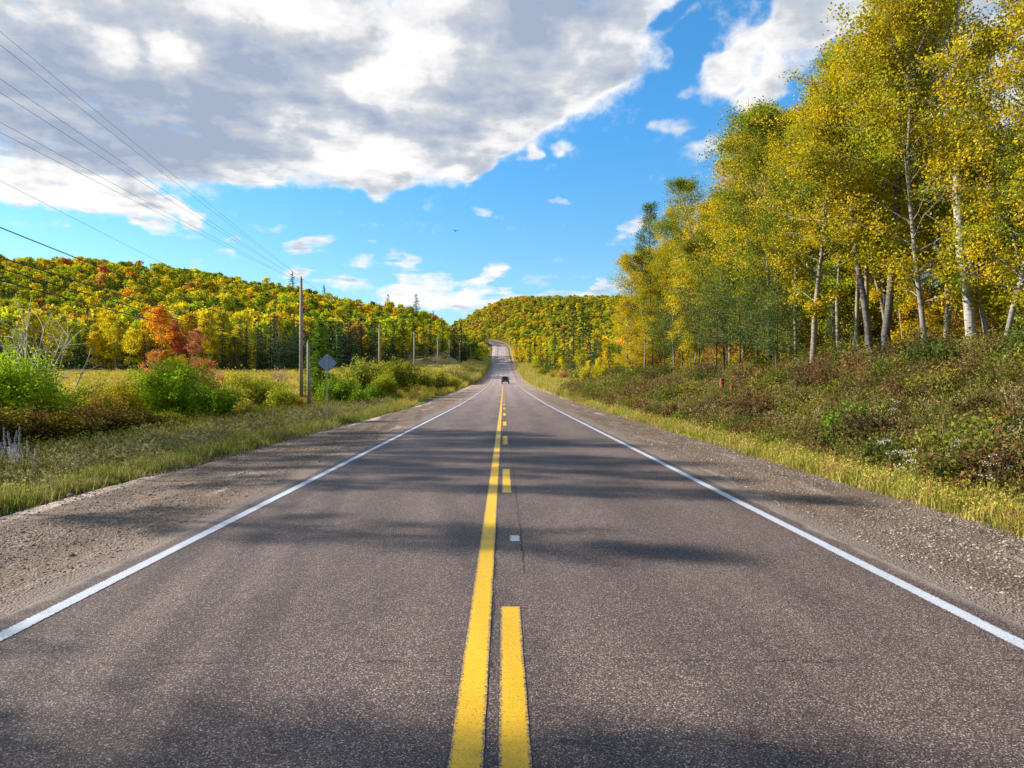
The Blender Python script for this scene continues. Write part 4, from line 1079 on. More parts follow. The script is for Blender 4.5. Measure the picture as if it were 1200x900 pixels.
shrub(50, 0, 0, 'mid', 1.0, LIME, BRIGHTG, GREYB, 'lower lime-green shrub right of the tall one at the left edge', d=36)
shrub(-30, 0, 0, 'big', .75, BRIGHTG, LIME, GREYB, 'green shrub cut by the left edge of the photo', d=33)
shrub(56, 0, 0, 'bare', 1.35, OLIVE, GREEN, (.52, .49, .43), 'tall bare grey-twigged shrub above the lime-green shrubs', d=45)
shrub(238, 0, 0, 'bare2', 1.6, RED, PINK, (.36, .20, .16), 'reddish bare-twigged shrub just right of the big green bush', d=54, zoff=.3)
place_tree('maple_tree', 'small orange maple rising behind the big green bush', 'tree', sapling[0], (212 - 590) / FPX * 58, 58, .95, ORANGE, (.45, .26, .02), GREYB, 1.0)
place_tree('maple_tree', 'small coral-pink maple right of the orange maple', 'tree', sapling[1], (250 - 590) / FPX * 62, 62, .95, PINK, RED, GREYB, 2.0)
shrub(326, 0, 0, 'bare2', 1.5, PINK, PINK, (.42, .36, .32), 'pale bare shrub in the meadow left of the tall pole', d=92)
for px, d, k, sc, a, b, l in [(300, 62, 'mid2', 1.15, YG, OLIVE, 'yellow-green bush left of the tall pole'), (272, 70, 'mid', 1.0, YG, YEL, 'pale yellow bush behind the dark skirt of the big bush'), (332, 58, 'mid', .72, YG, LIME, 'small lime bush at the foot of the tall pole'),
                              (347, 60, 'small', 1.0, ORANGE, GOLD, 'small orange shrub beside the tall pole'), (395, 66, 'mid2', .95, GREEN, BRIGHTG, 'green bush behind the diamond sign'), (422, 78, 'mid', 1.35, YG, GREEN, 'rounded olive bush right of the diamond sign'),
                              (418, 62, 'small', 1.5, GREEN, BRIGHTG, 'low green shrub in front of the rounded olive bush'), (461, 84, 'mid', 1.3, OLIVE, (.12, .14, .02), 'dark olive bush left of the second pole'), (475, 92, 'mid', 1.2, (.12, .14, .02), OLIVE, 'dark bush right of the second pole'),
                              (511, 106, 'mid2', 1.1, (.16, .15, .04), OLIVE, 'rounded grey-olive bush nearest the left shoulder'), (442, 96, 'mid', 1.1, YG, OLIVE, 'yellow-green bush behind the second pole'), (372, 82, 'mid', 1.0, OLIVE, YG, 'olive bush at the foot of the round cedar'),
                              (440, 70, 'small', 1.5, BRIGHTG, GREEN, 'bright green low shrub on the meadow slope')]:
    shrub(px, 0, 0, k, sc * 1.28, a, b, GREYB, l, d=d)
for px, d, k, sc, a, b, l in [(88, 42, 'mid', 1.0, (.34, .40, .03), YG, 'lime-yellow bush below the bare grey shrub'), (108, 48, 'mid2', 1.0, YG, (.45, .38, .05), 'straw-green bush right of the bare grey shrub'), (122, 40, 'mid', .85, (.30, .30, .03), (.30, .17, .04), 'olive and rust bush before the yellow-gold one'),
                              (170, 52, 'mid2', 1.1, YEL, YG, 'yellow bush tucked behind the left side of the big green bush'), (268, 56, 'mid', .95, (.26, .34, .03), YG, 'green-yellow bush right of the coral-pink maple'), (286, 50, 'small', 1.5, (.40, .30, .04), YG, 'low golden bush right of the dark skirt'),
                              (315, 72, 'mid2', 1.1, YG, (.30, .36, .03), 'pale green bush in the meadow before the tall pole'), (405, 74, 'mid2', 1.1, (.24, .32, .03), YG, 'broad green bush between the cedar and the rounded olive bush'), (452, 74, 'mid', 1.1, (.28, .33, .03), OLIVE, 'yellow-green bush before the second pole'),
                              (492, 100, 'mid2', 1.2, (.24, .26, .03), YG, 'olive bush between the second and third poles'), (527, 120, 'mid2', 1.2, YG, OLIVE, 'farthest rounded bush beside the left shoulder')]:
    shrub(px, 0, 0, k, sc, a, b, GREYB, l, d=d)
for px, d, H, a, b, l in [(192, 66, 3.4, PINK, PINK, 'coral-red maple sapling behind the big green bush'), (230, 74, 3.6, RED, PINK, 'red-orange maple sapling between the orange and coral ones'), (178, 90, 4.6, ORANGE, PINK, 'orange-pink maple sapling further back in the meadow')]:
    place_tree('maple_tree', l, 'tree', sapling[px % 3], (px - 590) / FPX * d, d, H / 4.2, a, b, GREYB, px * .1)
place_tree('cedar_tree', 'dense green cedar standing right of the tall pole', 'tree', cedar, (375 - 590) / FPX * 73, 73, 1.16, (.19, .31, .025), (.13, .23, .02), DARKB, .5)
# dark thicket along the left verge
for i, (px, d, sc, a, b) in enumerate([(-10, 28, .95, (.16, .075, .02), OLIVE), (20, 27.5, .9, (.17, .08, .02), (.10, .10, .02)), (52, 28.5, .85, OLIVE, (.14, .07, .02)), (84, 30, .82, (.12, .06, .02), (.09, .10, .015)), (112, 32, .8, (.10, .10, .015), (.14, .07, .02)),
                                      (140, 33, .75, (.08, .10, .015), BROWN), (168, 35, .72, (.13, .07, .02), (.09, .11, .015)), (196, 38, .6, (.09, .12, .015), OLIVE)]):
    shrub(px, 0, 0, 'mid2', sc, a, b, GREYB, ['rust-brown low shrub at the left edge, start of the dark thicket', 'rust-brown shrub behind the pale dried stalks', 'olive shrub right of the pale dried stalks', 'dark brown shrub in the thicket below the bare shrub',
          'dark green shrub in the middle of the thicket', 'green shrub below the yellow-gold bush', 'brown-green shrub left of the big green bush', 'low green shrub at the right end of the thicket'][i], d=d, group='shrubs of the dark thicket on the left verge', squash=(1.15, .8))

# right bank shrubs
for px, X, k, sc, a, b, l in [(1003, 8.7, 'small', 1.2, (.17, .29, .018), (.13, .22, .018), 'round bright-green bush at the foot of the right bank'), (1115, 13.2, 'tiny', 1.3, (.40, .56, .03), (.36, .50, .02), 'tiny lime-green plant halfway up the right bank'),
                              (1135, 15.6, 'small', 1.0, PINK, RUST, 'dusty pink shrub below the forked aspen'), (1103, 15.8, 'small', .8, PINK, (.36, .18, .11), 'smaller dusty pink shrub left of the forked aspen'), (1196, 13.6, 'small', 1.1, (.05, .11, .03), GREEN, 'dark green broad-leaved shrub at the right edge'),
                              (768, 13.2, 'small', .9, BRIGHTG, GREEN, 'bright green shrub above the brown bracken'), (745, 12.6, 'small', 1.0, (.06, .11, .03), GREEN, 'dark green shrub left of the bright green one above the bracken'),
                              (940, 12.6, 'small', .95, (.10, .18, .03), GREEN, 'leafy green shrub at the foot of the tan aspen'), (970, 12.4, 'small', .8, (.08, .15, .03), GREEN, 'green shrub right of the tan aspen trunk'), (915, 11.8, 'small', .8, (.10, .17, .03), OLIVE, 'pale green shrub left of the tan aspen trunk'),
                              (885, 12.9, 'small', .7, YEL, OLIVE, 'yellow shrub under the dark-trunked pines'), (823, 11.3, 'small', .8, GREEN, OLIVE, 'green shrub in front of the rusty posts'), (1018, 13.8, 'small', 1.0, (.09, .14, .04), GREEN, 'green shrub at the foot of the grey aspens'),
                              (985, 11.2, 'small', .8, (.09, .14, .02), OLIVE, 'olive shrub halfway down the bank below the spruce'), (1048, 10.0, 'small', .7, (.10, .14, .02), OLIVE, 'leafy shrub above and right of the round bright-green bush'),
                              (1180, 9.7, 'small', .9, (.13, .12, .02), (.18, .09, .02), 'olive and rust shrub low at the right edge'), (1150, 10.6, 'small', .8, (.07, .09, .02), (.10, .07, .03), 'dark shrub behind the white asters')]:
    shrub(px, 0, X, k, sc, a, b, GREYB, l)
for px, X, sc, a, l in [(700, 10.8, 1.1, PINK, 'dusty red shrub at the left end of the brown bracken'), (722, 10.6, 1.0, (.26, .11, .05), 'rust-brown bracken clump left of the bank top'), (742, 10.6, 1.0, (.24, .10, .05), 'brown bracken clump below the dark green shrub'),
                        (765, 10.4, .95, (.28, .13, .06), 'red-brown bracken clump below the bright green shrub'), (788, 11.0, .85, (.24, .11, .05), 'brown bracken clump under the leftmost pine'), (812, 12.0, .8, (.30, .14, .06), 'faded red bracken clump left of the rusty posts')]:
    shrub(px, 0, X, 'small', sc, a, (.18, .09, .04), DARKB, l, name='bracken', group='brown bracken on the right bank', squash=(1.4, .95))
for px, d, sc, a, b, l in [(690, 108, 1.2, YG, YEL, 'yellow-green bush by the right verge beyond the bracken'), (678, 122, 1.2, (.20, .17, .05), YG, 'olive bush beyond the yellow-green one on the right verge'), (662, 140, 1.25, YG, PINK, 'pinkish bush on the right verge in front of the spruces'),
                           (650, 165, 1.3, YEL, YG, 'yellow bush on the right verge where the road dips'), (705, 95, 1.0, OLIVE, YEL, 'low olive bush next to the bracken'), (636, 215, 1.5, YG, OLIVE, 'bush on the right verge beside the climbing road'), (628, 270, 1.6, YG, YEL, 'farthest verge bush on the right of the climbing road'),
                           (559, 335, 2.1, (.035, .075, .03), GREEN, 'dark green bush left of the road below the side road')]:
    shrub(px, 0, 0, 'mid', sc, a, b, GREYB, l, d=d)

# ------------------------------------------------------------------ grass, bank growth and stones (stuff)
def grass_tuft(seed, n=26, h=.38, w=.012, spread=.13, heads=0.0, lean=.5):
    rng = np.random.default_rng(seed); g = Geo()
    for i in range(n):
        b = np.array([*rng.normal(0, spread, 2), -.03]); a = rng.uniform(0, 6.28); L = h * rng.uniform(.45, 1.15); ln = lean * rng.uniform(.2, 1.1)
        dr = np.array([math.cos(a), math.sin(a), 0]); sd = np.array([-dr[1], dr[0], 0]) * w * rng.uniform(.6, 1.3)
        p = [b + dr * ln * L * s_ * s_ + np.array([0, 0, L * (s_ - .28 * ln * s_ * s_)]) for s_ in (0, .5, .85, 1.0)]
        v = [p[0] - sd, p[0] + sd, p[1] - sd * .8, p[1] + sd * .8, p[2] - sd * .45, p[2] + sd * .45, p[3]]
        g.add(v, [(4, 5, 6)], [(0, 1, 3, 2), (2, 3, 5, 4)], rng.uniform(0, 1))
        if rng.uniform() < heads:
            c = p[3] + rng.normal(0, .012, (5, 3)); g.quads(c, unit(rng.normal(size=(5, 3))), .022, rng, 1.8, np.full(5, .9))
    return g.mesh('grass_tuft_%d' % seed, [M['grass']])
tufts = [grass_tuft(1), grass_tuft(2, 30, .30, .010, .16), grass_tuft(3, 22, .55, .010, .12, .5, .35), grass_tuft(4, 16, .75, .009, .10, .9, .25)]
def low_clump(seed, n=170, R=.30, H=.30, leaf=.045, wild=1.0, stems=9):
    rng = np.random.default_rng(seed); g = Geo()
    for i in range(stems):
        a = rng.uniform(0, 6.28); p = branch_pts(rng, (0, 0, -.03), unit(np.array([math.cos(a) * .7, math.sin(a) * .7, 1])), H * rng.uniform(.8, 1.5), 4, .15, .02)
        g.tube(p, np.linspace(.004, .002, 4), 3, rng.uniform(0, .3), cap=False)
    c = rng.normal(0, 1, (n, 3)) * np.array([R * .55, R * .55, H * .40]); c[:, 2] = np.abs(c[:, 2]) + H * .08
    g.quads(c, unit(rng.normal(0, 1, (n, 3)) + np.array([0, 0, .7])), leaf * rng.uniform(.5, 1.4, n), rng, 1.7, np.clip(rng.normal(.5, .3, n), 0, 1))
    return g.mesh('low_clump_%d' % seed, [M['grass']])
clumps = [low_clump(11, 260, .30, .30, .026), low_clump(12, 340, .38, .36, .024), low_clump(13, 200, .30, .45, .032), low_clump(14, 300, .34, .22, .02)]
def stalks(seed):
    rng = np.random.default_rng(seed); g = Geo()
    for i in range(7):
        a = rng.uniform(0, 6.28); p = branch_pts(rng, (rng.normal(0, .1), rng.normal(0, .1), -.03), unit(np.array([math.cos(a) * .2, math.sin(a) * .2, 1])), rng.uniform(.5, .95), 5, .08, .02)
        g.tube(p, np.linspace(.005, .002, 5), 3, .6, cap=False)
        c = p[-1] + rng.normal(0, .025, (9, 3)); g.quads(c, unit(rng.normal(size=(9, 3))), .03, rng, 1.4, rng.uniform(.3, 1, 9))
    return g.mesh('dry_stalks_%d' % seed, [M['grass']])
dry = [stalks(21), stalks(22)]
def lay(name, protos, n, sfun, d0, d1, sizes, tintf, which, label, cat, power=1.0, keep=None, seed=0):
    r = np.random.default_rng(seed)
    d = d0 * (d1 / d0) ** (r.uniform(0, 1, n) ** power)
    s = sfun(r, d); x = s + roadx(d)
    px = 590 + FPX * x / np.maximum(d, 1)
    ok = (x > -.95 * d - 14) & (x < .95 * d + 14)
    if keep is not None: ok &= keep(x, d, s)
    d, s, x = d[ok], s[ok], x[ok]; n = len(d)
    P = np.stack([x, d, ground_z(x, d) - .02], 1)
    grow = 1 + .010 * np.maximum(d - 15, 0)
    scatter(name, protos, P, r.uniform(*sizes, n) * grow, r.uniform(0, 6.28, n), np.array(which)[r.integers(0, len(which), n)], tintf(r, x, d, s), kind='stuff', label=label, category=cat, tilt=r.normal(0, .08, (n, 2)))
def mixcol(r, cols, w, n):
    c = np.array(cols)[r.choice(len(cols), n, p=np.array(w) / np.sum(w))]
    return c * r.uniform(.7, 1.3, n)[:, None]
def patchy(x, d, A, B, seed, sc=2.2, bias=0.0):
    f = sstep(fbm(x / sc, d / sc, seed, 3) + bias, -.10, .10)[:, None]
    return A * (1 - f) + B * f
def verge_t(r, x, d, s):
    n = len(x)
    A = mixcol(r, [(.19, .21, .04), (.25, .23, .055), (.14, .19, .03), (.36, .29, .12)], [4, 3, 3, 1.2], n)
    B = mixcol(r, [(.25, .20, .07), (.19, .22, .04), (.32, .27, .12)], [2, 5, 1.5], n)
    C = patchy(x, d, A, B, 61)
    gold = sstep(d, 42, 75)[:, None]
    return C * (1 - gold) + mixcol(r, [(.50, .38, .07), (.34, .35, .04), (.56, .40, .10)], [3, 3, 2], n) * gold
lay('verge_grass', tufts, 29000, lambda r, d: -(7.25 + (4.5 + .08 * d) * r.uniform(0, 1, len(d)) ** .85), 2.5, 60, (.32, .78), verge_t, [0, 0, 0, 1, 1, 1, 2], 'mixed green and straw-coloured grass on the left verge', 'grass', 1.0, seed=1)
lay('meadow_grass', tufts, 16000, lambda r, d: -(8.2 + (14 + .5 * d) * r.uniform(0, 1, len(d))), 48, 190, (.45, .9), verge_t, [0, 1, 2, 2], 'golden dry grass of the left meadow', 'grass', .8, keep=lambda x, d, s: ~in_wood(x, d), seed=2)
def rverge_t(r, x, d, s):
    n = len(x)
    A = mixcol(r, [(.34, .31, .05), (.26, .28, .045), (.46, .37, .12), (.38, .22, .08)], [4, 3, 3, 1], n)
    return A
lay('verge_grass', tufts, 15000, lambda r, d: np.interp(d, [0, 10, 60], [6.15, 6.3, 6.85]) + (1.5 + .01 * d) * r.uniform(0, 1, len(d)), 1.5, 75, (.32, .85), rverge_t, [0, 1, 1, 2], 'yellow-green grass fringe along the right shoulder', 'grass', seed=3)
lay('verge_grass', tufts, 9000, lambda r, d: 7.2 + (5 + .02 * d) * r.uniform(0, 1, len(d)), 70, 330, (.8, 1.3), rverge_t, [0, 1, 2], 'golden grass strip right of the distant road', 'grass', .8, keep=lambda x, d, s: ~in_wood(x, d), seed=4)
lay('verge_grass', tufts, 7000, lambda r, d: -(7.6 + 7 * r.uniform(0, 1, len(d))), 170, 390, (1.0, 1.5), rverge_t, [0, 1, 2], 'golden grass strip left of the distant road', 'grass', .8, seed=14)
def bank_t(r, x, d, s):
    n = len(x)
    A = mixcol(r, [(.12, .14, .02), (.18, .175, .024), (.085, .125, .018), (.27, .25, .028)], [3, 3, 2, 1.5], n)
    B = mixcol(r, [(.12, .072, .036), (.18, .095, .04), (.085, .062, .03), (.19, .14, .035)], [3, 2, 2, 2], n)
    return patchy(x, d, A, B, 71, 1.9, .045)
bk = lambda r, d: 7.6 + (9.5 - np.clip((d - 40) * .03, 0, 3)) * r.uniform(0, 1, len(d))
sbush = [joined('bank_bush_%d' % i, bush(520 + i, R=.6 + .1 * i, H=.55 + .15 * i, stems=18, nleaf=1500, leaf=.042, sig=.08), M['shrub_leaf']) for i in range(3)]
lay('bank_shrubbery', sbush, 640, bk, 2.5, 100, (.6, 1.5), lambda r, x, d, s: mixcol(r, [(.09, .12, .02), (.17, .095, .04), (.22, .20, .03), (.20, .12, .045), (.12, .085, .04), (.15, .17, .025)], [3, 1.5, 2, 1, 2, 2], len(x)), [0, 1, 2], 'dark green and rust shrubs crowding the right bank', 'undergrowth', seed=31)
lay('bank_undergrowth', clumps, 24000, bk, 2.0, 100, (.45, 1.45), bank_t, [0, 1, 2, 3], 'brown and olive low growth covering the right bank', 'undergrowth', seed=5)
lay('bank_grass', tufts, 30000, bk, 2.0, 90, (.5, 1.05), lambda r, x, d, s: mixcol(r, [(.16, .17, .03), (.27, .21, .08), (.12, .15, .025), (.18, .125, .055)], [3, 2, 3, 2], len(x)), [0, 1, 2, 3], 'thin grass among the low growth of the right bank', 'grass', seed=6)
lay('dry_stalks', dry, 650, bk, 8.0, 60, (.6, 1.1), lambda r, x, d, s: mixcol(r, [(.34, .25, .13), (.26, .17, .09), (.40, .33, .22)], [3, 3, .5], len(x)), [0, 1], 'dry seed stalks standing on the right bank', 'undergrowth', seed=7)
lay('dry_stalks', dry, 900, lambda r, d: -(8.5 + 6 * r.uniform(0, 1, len(d))), 12, 60, (.5, 1.0), lambda r, x, d, s: mixcol(r, [(.26, .24, .12), (.20, .17, .08)], [1, 1], len(x)), [0, 1], 'dry seed stalks standing on the left verge', 'undergrowth', seed=8)
lay('verge_undergrowth', clumps, 5000, lambda r, d: -(10.5 + (3 + .12 * d) * r.uniform(0, 1, len(d))), 14, 75, (.6, 1.3), lambda r, x, d, s: patchy(x, d, mixcol(r, [(.14, .19, .03), (.22, .22, .03)], [1, 1], len(x)), mixcol(r, [(.20, .14, .035), (.17, .19, .03)], [1, 2], len(x)), 81), [0, 1, 2, 3],
    'low leafy growth behind the grass of the left verge', 'undergrowth', seed=9)
lay('forest_undergrowth', clumps, 10000, lambda r, d: 15 + 12 * r.uniform(0, 1, len(d)) ** 1.3, 4, 100, (1.0, 2.3), lambda r, x, d, s: mixcol(r, [(.28, .16, .045), (.14, .11, .02), (.28, .19, .025), GREEN, OLIVE], [2, 3, 3, 1.5, 3], len(x)), [0, 1, 2], 'rust and gold leaves under the right-hand trees', 'undergrowth', seed=10)
lay('meadow_scrub', clumps, 9000, lambda r, d: -(11 + (.62 * d) * r.uniform(0, 1, len(d))), 60, 300, (.5, 1.15), lambda r, x, d, s: patchy(x, d, mixcol(r, [YG, (.36, .28, .06), OLIVE], [2, 2, 1], len(x)), mixcol(r, [(.50, .33, .09), (.18, .11, .06), (.40, .25, .09)], [2, 1, 2], len(x)), 91, 9), [0, 1, 2, 3],
    'low scrub and rushes spread over the meadow', 'undergrowth', keep=lambda x, d, s: ~in_wood(x, d) & (fbm(x / 12, d / 7, 15, 3) > -.05), seed=12)

# stones of the shoulders
def stone(seed):
    rng = np.random.default_rng(seed)
    import bmesh
    bm = bmesh.new(); bmesh.ops.create_icosphere(bm, subdivisions=1, radius=.5)
    for v_ in bm.verts:
        k_ = 1 + rng.normal(0, .16); v_.co.x *= k_ * 1.25; v_.co.y *= k_ * .95; v_.co.z *= k_ * .62
    me = bpy.data.meshes.new('stone_%d' % seed); bm.to_mesh(me); bm.free(); me.materials.append(M['stone']); return me
stones = [stone(i) for i in range(5)]
def stones_on(name, sgn, n, seed, lab):
    r = np.random.default_rng(seed)
    d = 3.0 * (34 / 3.0) ** (r.uniform(0, 1, n)); s = sgn * (3.95 + (3.3 if sgn < 0 else 2.75) * r.beta(1.25, 1.1, n))
    x = s; px = 590 + FPX * x / d; ok = (px > -80) & (px < 1280)
    ok &= fbm(x * 1.1, d * .6, 5, 3) + r.normal(0, .16, n) > -.06
    d, s, x = d[ok], s[ok], x[ok]; n = len(d)
    z = roadz(d) - .022 - .028 * (np.abs(s) - 3.8) + (.030 * fbm(x * 5, d * 5, 2, 3) + .055 * fbm(x * 1.3, d * .5, 4, 3)) * sstep(np.abs(s), 3.9, 4.5)
    size = np.clip(r.lognormal(math.log(.0165), .40, n), .008, .06) * (1 + .012 * d)
    t_ = mixcol(r, [(.22, .175, .14), (.29, .24, .195), (.14, .115, .095), (.25, .18, .14), (.38, .34, .30)], [4, 3, 2, 1.5, .4], n)
    scatter(name, stones, np.stack([x, d, z], 1), size, r.uniform(0, 6.28, n), r.integers(0, 5, n), t_, kind='stuff', label=lab, category='gravel', tilt=r.uniform(-.6, .6, (n, 2)))
stones_on('loose_gravel', -1, 42000, 1, 'loose brown stones on the left gravel shoulder')
stones_on('loose_gravel', 1, 38000, 2, 'loose tan stones on the right gravel shoulder')
for px, py, sz, tn, lb in [(285, 519, .13, (.55, .53, .50), 'pale grey rock at the grass edge of the left shoulder'), (237, 538, .10, (.52, .50, .47), 'smaller pale rock further along the left shoulder edge'), (85, 581, .09, (.12, .11, .10), 'dark stone lying at the outer edge of the left shoulder')]:
    d = (CAMH + .12) * FPX / (py - 449); x = (px - 590) / FPX * d
    link('rock', stones[px % 5], None, (x, d, roadz(d) - .10), px * .1, (sz * 1.6, sz * 1.2, sz * 1.5), label=lb, category='rock', tint=tn)

# ------------------------------------------------------------------ individual weeds
def aster(seed, n=6):
    rng = np.random.default_rng(seed); g, fl_ = Geo(), Geo()
    for i in range(n):
        a = rng.uniform(0, 6.28); p = branch_pts(rng, (rng.normal(0, .05), rng.normal(0, .05), -.04), unit(np.array([math.cos(a) * .3, math.sin(a) * .3, 1])), rng.uniform(.55, .95), 6, .08, .02)
        g.tube(p, np.linspace(.005, .003, 6), 3, .5, cap=False)
        c = p[-1] + rng.normal(0, 1, (34, 3)) * np.array([.055, .055, .018]); fl_.quads(c, unit(rng.normal(0, .5, (34, 3)) + [0, 0, 1]), .022, rng, 1.1, rng.uniform(.4, 1, 34))
        c = np.array([p[rng.integers(1, 5)] for _ in range(14)]) + rng.normal(0, .03, (14, 3)); g.quads(c, unit(rng.normal(size=(14, 3)) + [0, 0, .5]), .035, rng, 2.4, rng.uniform(.2, .8, 14))
    return g.mesh('aster_stems', [M['grass']]), fl_.mesh('aster_flowers', [M['grass']])
ast = [aster(1), aster(2, 5)]
for i, (px, X, lb) in enumerate([(1052, 7.4, 'white-flowered weed, leftmost of the four on the right verge'), (1072, 7.2, 'white-flowered weed with the widest head near the shoulder'), (1120, 7.9, 'white-flowered weed further up the foot of the bank'), (1166, 7.5, 'white-flowered weed closest to the right edge'), (1045, 9.6, 'white-flowered weed up beside the leafy shrub')]):
    y = FPX * X / (px - 590); o = thing('white_aster', lb, 'wildflower', (X, y, gz(X, y)), i, .9, 'white asters on the right verge')
    a = link('stem', ast[i % 2][0], o); a['tint'] = (.15, .15, .05); b = link('flower_head', ast[i % 2][1], o); b['tint'] = (.62, .60, .52)
def mullein(seed):
    rng = np.random.default_rng(seed); g, f_ = Geo(), Geo()
    for i in range(4):
        a = rng.uniform(0, 6.28); b0 = np.array([rng.normal(0, .10), rng.normal(0, .10), -.05]); L = rng.uniform(.8, 1.25)
        p = branch_pts(rng, b0, unit(np.array([math.cos(a) * .12, math.sin(a) * .12, 1])), L, 7, .03, .03)
        g.tube(p, np.linspace(.007, .003, 7), 4, .5, cap=False)
        q_ = rng.uniform(.15, 1, 260); c = np.stack([np.interp(q_ * 6, range(7), p[:, k]) for k in range(3)], 1) + rng.normal(0, 1, (260, 3)) * (.038 * (1.15 - q_))[:, None]
        f_.quads(c, unit(rng.normal(size=(260, 3))), .022, rng, 2.0, rng.uniform(.2, 1, 260))
    return g.mesh('stalk_stem', [M['grass']]), f_.mesh('stalk_fluff', [M['grass']])
mul = [mullein(1), mullein(2)]
for i, (px, d, sc, lb) in enumerate([(8, 20.0, .95, 'pale grey dried weed stalk nearest the left edge'), (22, 19.6, .75, 'pale grey dried weed, tallest clump by the left verge'), (30, 19.2, 1.0, 'broad pale grey dried weed in the middle of its clump'), (38, 19.6, .85, 'pale grey dried weed at the right of the clump'), (47, 19.0, .45, 'short pale grey dried weed right of the others')]):
    x = (px - 590) / FPX * d; o = thing('dried_weed', lb, 'weed', (x, d, gz(x, d)), i * 1.3, sc * 1.15, 'pale dried weeds on the left verge')
    a = link('stem', mul[i % 2][0], o); a['tint'] = (.20, .19, .17); b = link('seed_head', mul[i % 2][1], o); b['tint'] = (.40, .40, .42)

# ------------------------------------------------------------------ utility poles and lines
PX = -18.0
def round_part(name, pts, rad, m_, parent, sides=10):
    g = Geo(); g.tube(pts, rad, sides); return link(name, g.mesh(name, [m_], smooth=True, attr=False), parent)
poles = []
def utility_pole(x, y, H, label, arm=False, r=.15, group='wooden poles along the left meadow', lean=0.0):
    z = gz(x, y); o = thing('utility_pole', label, 'utility pole', (x, y, z), 0, 1, group)
    round_part('pole', [(0, 0, -.5), (lean * .5, 0, H * .5), (lean, 0, H)], [r * 1.15, r * .95, r * .72], M['pole_wood'], o, 12)
    round_part('insulator', [(lean, 0, H), (lean, 0, H + .12), (lean, 0, H + .2)], [.035, .06, .03], M['ceramic'], o, 8)
    for dz in (2.0, 3.2):
        g = Geo(); g.box((lean * .8 + r * .9, -.05, H - dz), (.12, .18, .16)); link('bracket', g.mesh('bracket', [M['steel']], attr=False), o)
    if arm:
        round_part('lamp_arm', [(lean, 0, H - .62), (lean + .55, 0, H - .50), (lean + .95, 0, H - .62)], .03, M['steel'], o, 6)
        g = Geo(); g.box((0, 0, H - .12), (2.5, .1, .11)); link('crossarm', g.mesh('crossarm', [M['pole_wood']], attr=False), o)
        for k_ in (-1.15, -.7, -.25, .25, .7, 1.15): round_part('insulator', [(k_, 0, H - .06), (k_, 0, H + .04), (k_, 0, H + .12)], [.03, .05, .02], M['ceramic'], o, 8)
    if H < 10.5 and not arm and 'short' not in label:
        g = Geo(); g.box((0, -.1, H - .45), (1.5, .09, .10)); link('crossarm', g.mesh('crossarm', [M['pole_wood']], attr=False), o)
    poles.append((x, y, z, H)); return o
g0 = gz(-18, 64)
utility_pole(-18.0, 64, 11.1 - g0, 'tallest wooden utility pole, standing in the meadow behind the diamond sign', r=.165, lean=-.0)
utility_pole(-16.9, 62.5, 5.25 - gz(-16.9, 62.5), 'short wooden pole stub leaning against the foot of the tallest pole', r=.16, lean=-.08)
poles_main = [poles[0]]
for px, d, H, lb in [(445, 108, 8.6, 'second utility pole from the tall one, above the dark bushes'), (485.5, 145, 8.4, 'third utility pole, with a slight lean, above the grey-olive bush'), (513, 196, 8.6, 'fourth utility pole along the meadow'),
                     (526.5, 238, 8.2, 'fifth utility pole along the meadow'), (538.5, 292, 8.6, 'sixth utility pole, in front of the last spruces'), (551.5, 345, 8.0, 'seventh utility pole, beside the dark green bush'), (563, 470, 11, 'utility pole by the road below its bend'), (558, 520, 11, 'farthest utility pole near the shaded bend')]:
    utility_pole((px - 590) / FPX * d, d, H, lb, r=.16); poles_main.append(poles[-1])
utility_pole(-11.5, -6, 10.9, 'wooden utility pole with a crossarm behind the photographer', arm=True)
back = poles[-1]
def wire(name, label, p0, p1, sag, r=.011, group='overhead lines along the left side'):
    n = 40; s_ = np.linspace(0, 1, n)[:, None]
    P = np.array(p0)[None] * (1 - s_) + np.array(p1)[None] * s_; P[:, 2] -= (4 * sag * s_ * (1 - s_))[:, 0]
    g = Geo(); g.tube(P, r, 4); o = link(name, g.mesh(name, [M['wire']], attr=False)); o['label'] = label; o['category'] = 'power line'; o['group'] = group
def left_edge_wire(yl, off, z1, lab, r, x1=-18.0, y1=64.0, ysag=.25):
    # passes through (photo left edge, yl) on its straight way from the near pole to the tall one
    xa = back[0] + off; ya = back[1]
    u = -590 / FPX
    k_ = (u * ya - xa) / ((x1 - xa) - u * (y1 - ya))          # parameter where the line crosses the left edge
    dcr = ya + k_ * (y1 - ya); zc = CAMH + (449 - yl) / FPX * dcr + 4 * ysag * k_ * (1 - k_)
    z0 = (zc - k_ * z1) / (1 - k_)
    wire('power_line', lab, (xa, ya, z0), (x1, y1, z1), ysag, r)
for i, (yl, off, z1) in enumerate([(36, 1.15, 11.15), (52, .7, 11.1), (92, .35, 10.9), (108, 0, 10.9), (143, -.5, 10.75), (155, -.9, 10.7)]):
    left_edge_wire(yl, off, z1, ['thin overhead line, highest of all at the left edge', 'thin overhead line just below the highest one', 'upper line of the middle pair to the tall pole', 'lower line of the middle pair to the tall pole', 'upper line of the lowest thin pair to the tall pole', 'lower line of the lowest thin pair to the tall pole'][i], .0062)
left_edge_wire(211, -.2, 6.4, 'single faint line below the six upper ones', .005)
for i, (yl, z1) in enumerate([(266, 5.6), (301, 5.2), (314, 4.8), (328, 4.4)]):
    left_edge_wire(yl, -.2, z1, ['uppermost of the four thick dark cables', 'second of the four thick dark cables', 'third of the four thick dark cables', 'lowest of the four thick dark cables'][i], .017, ysag=.5)
nm = ['tall pole and the second pole', 'second and third poles', 'third and fourth poles', 'fourth and fifth poles', 'fifth and sixth poles', 'sixth and seventh poles']
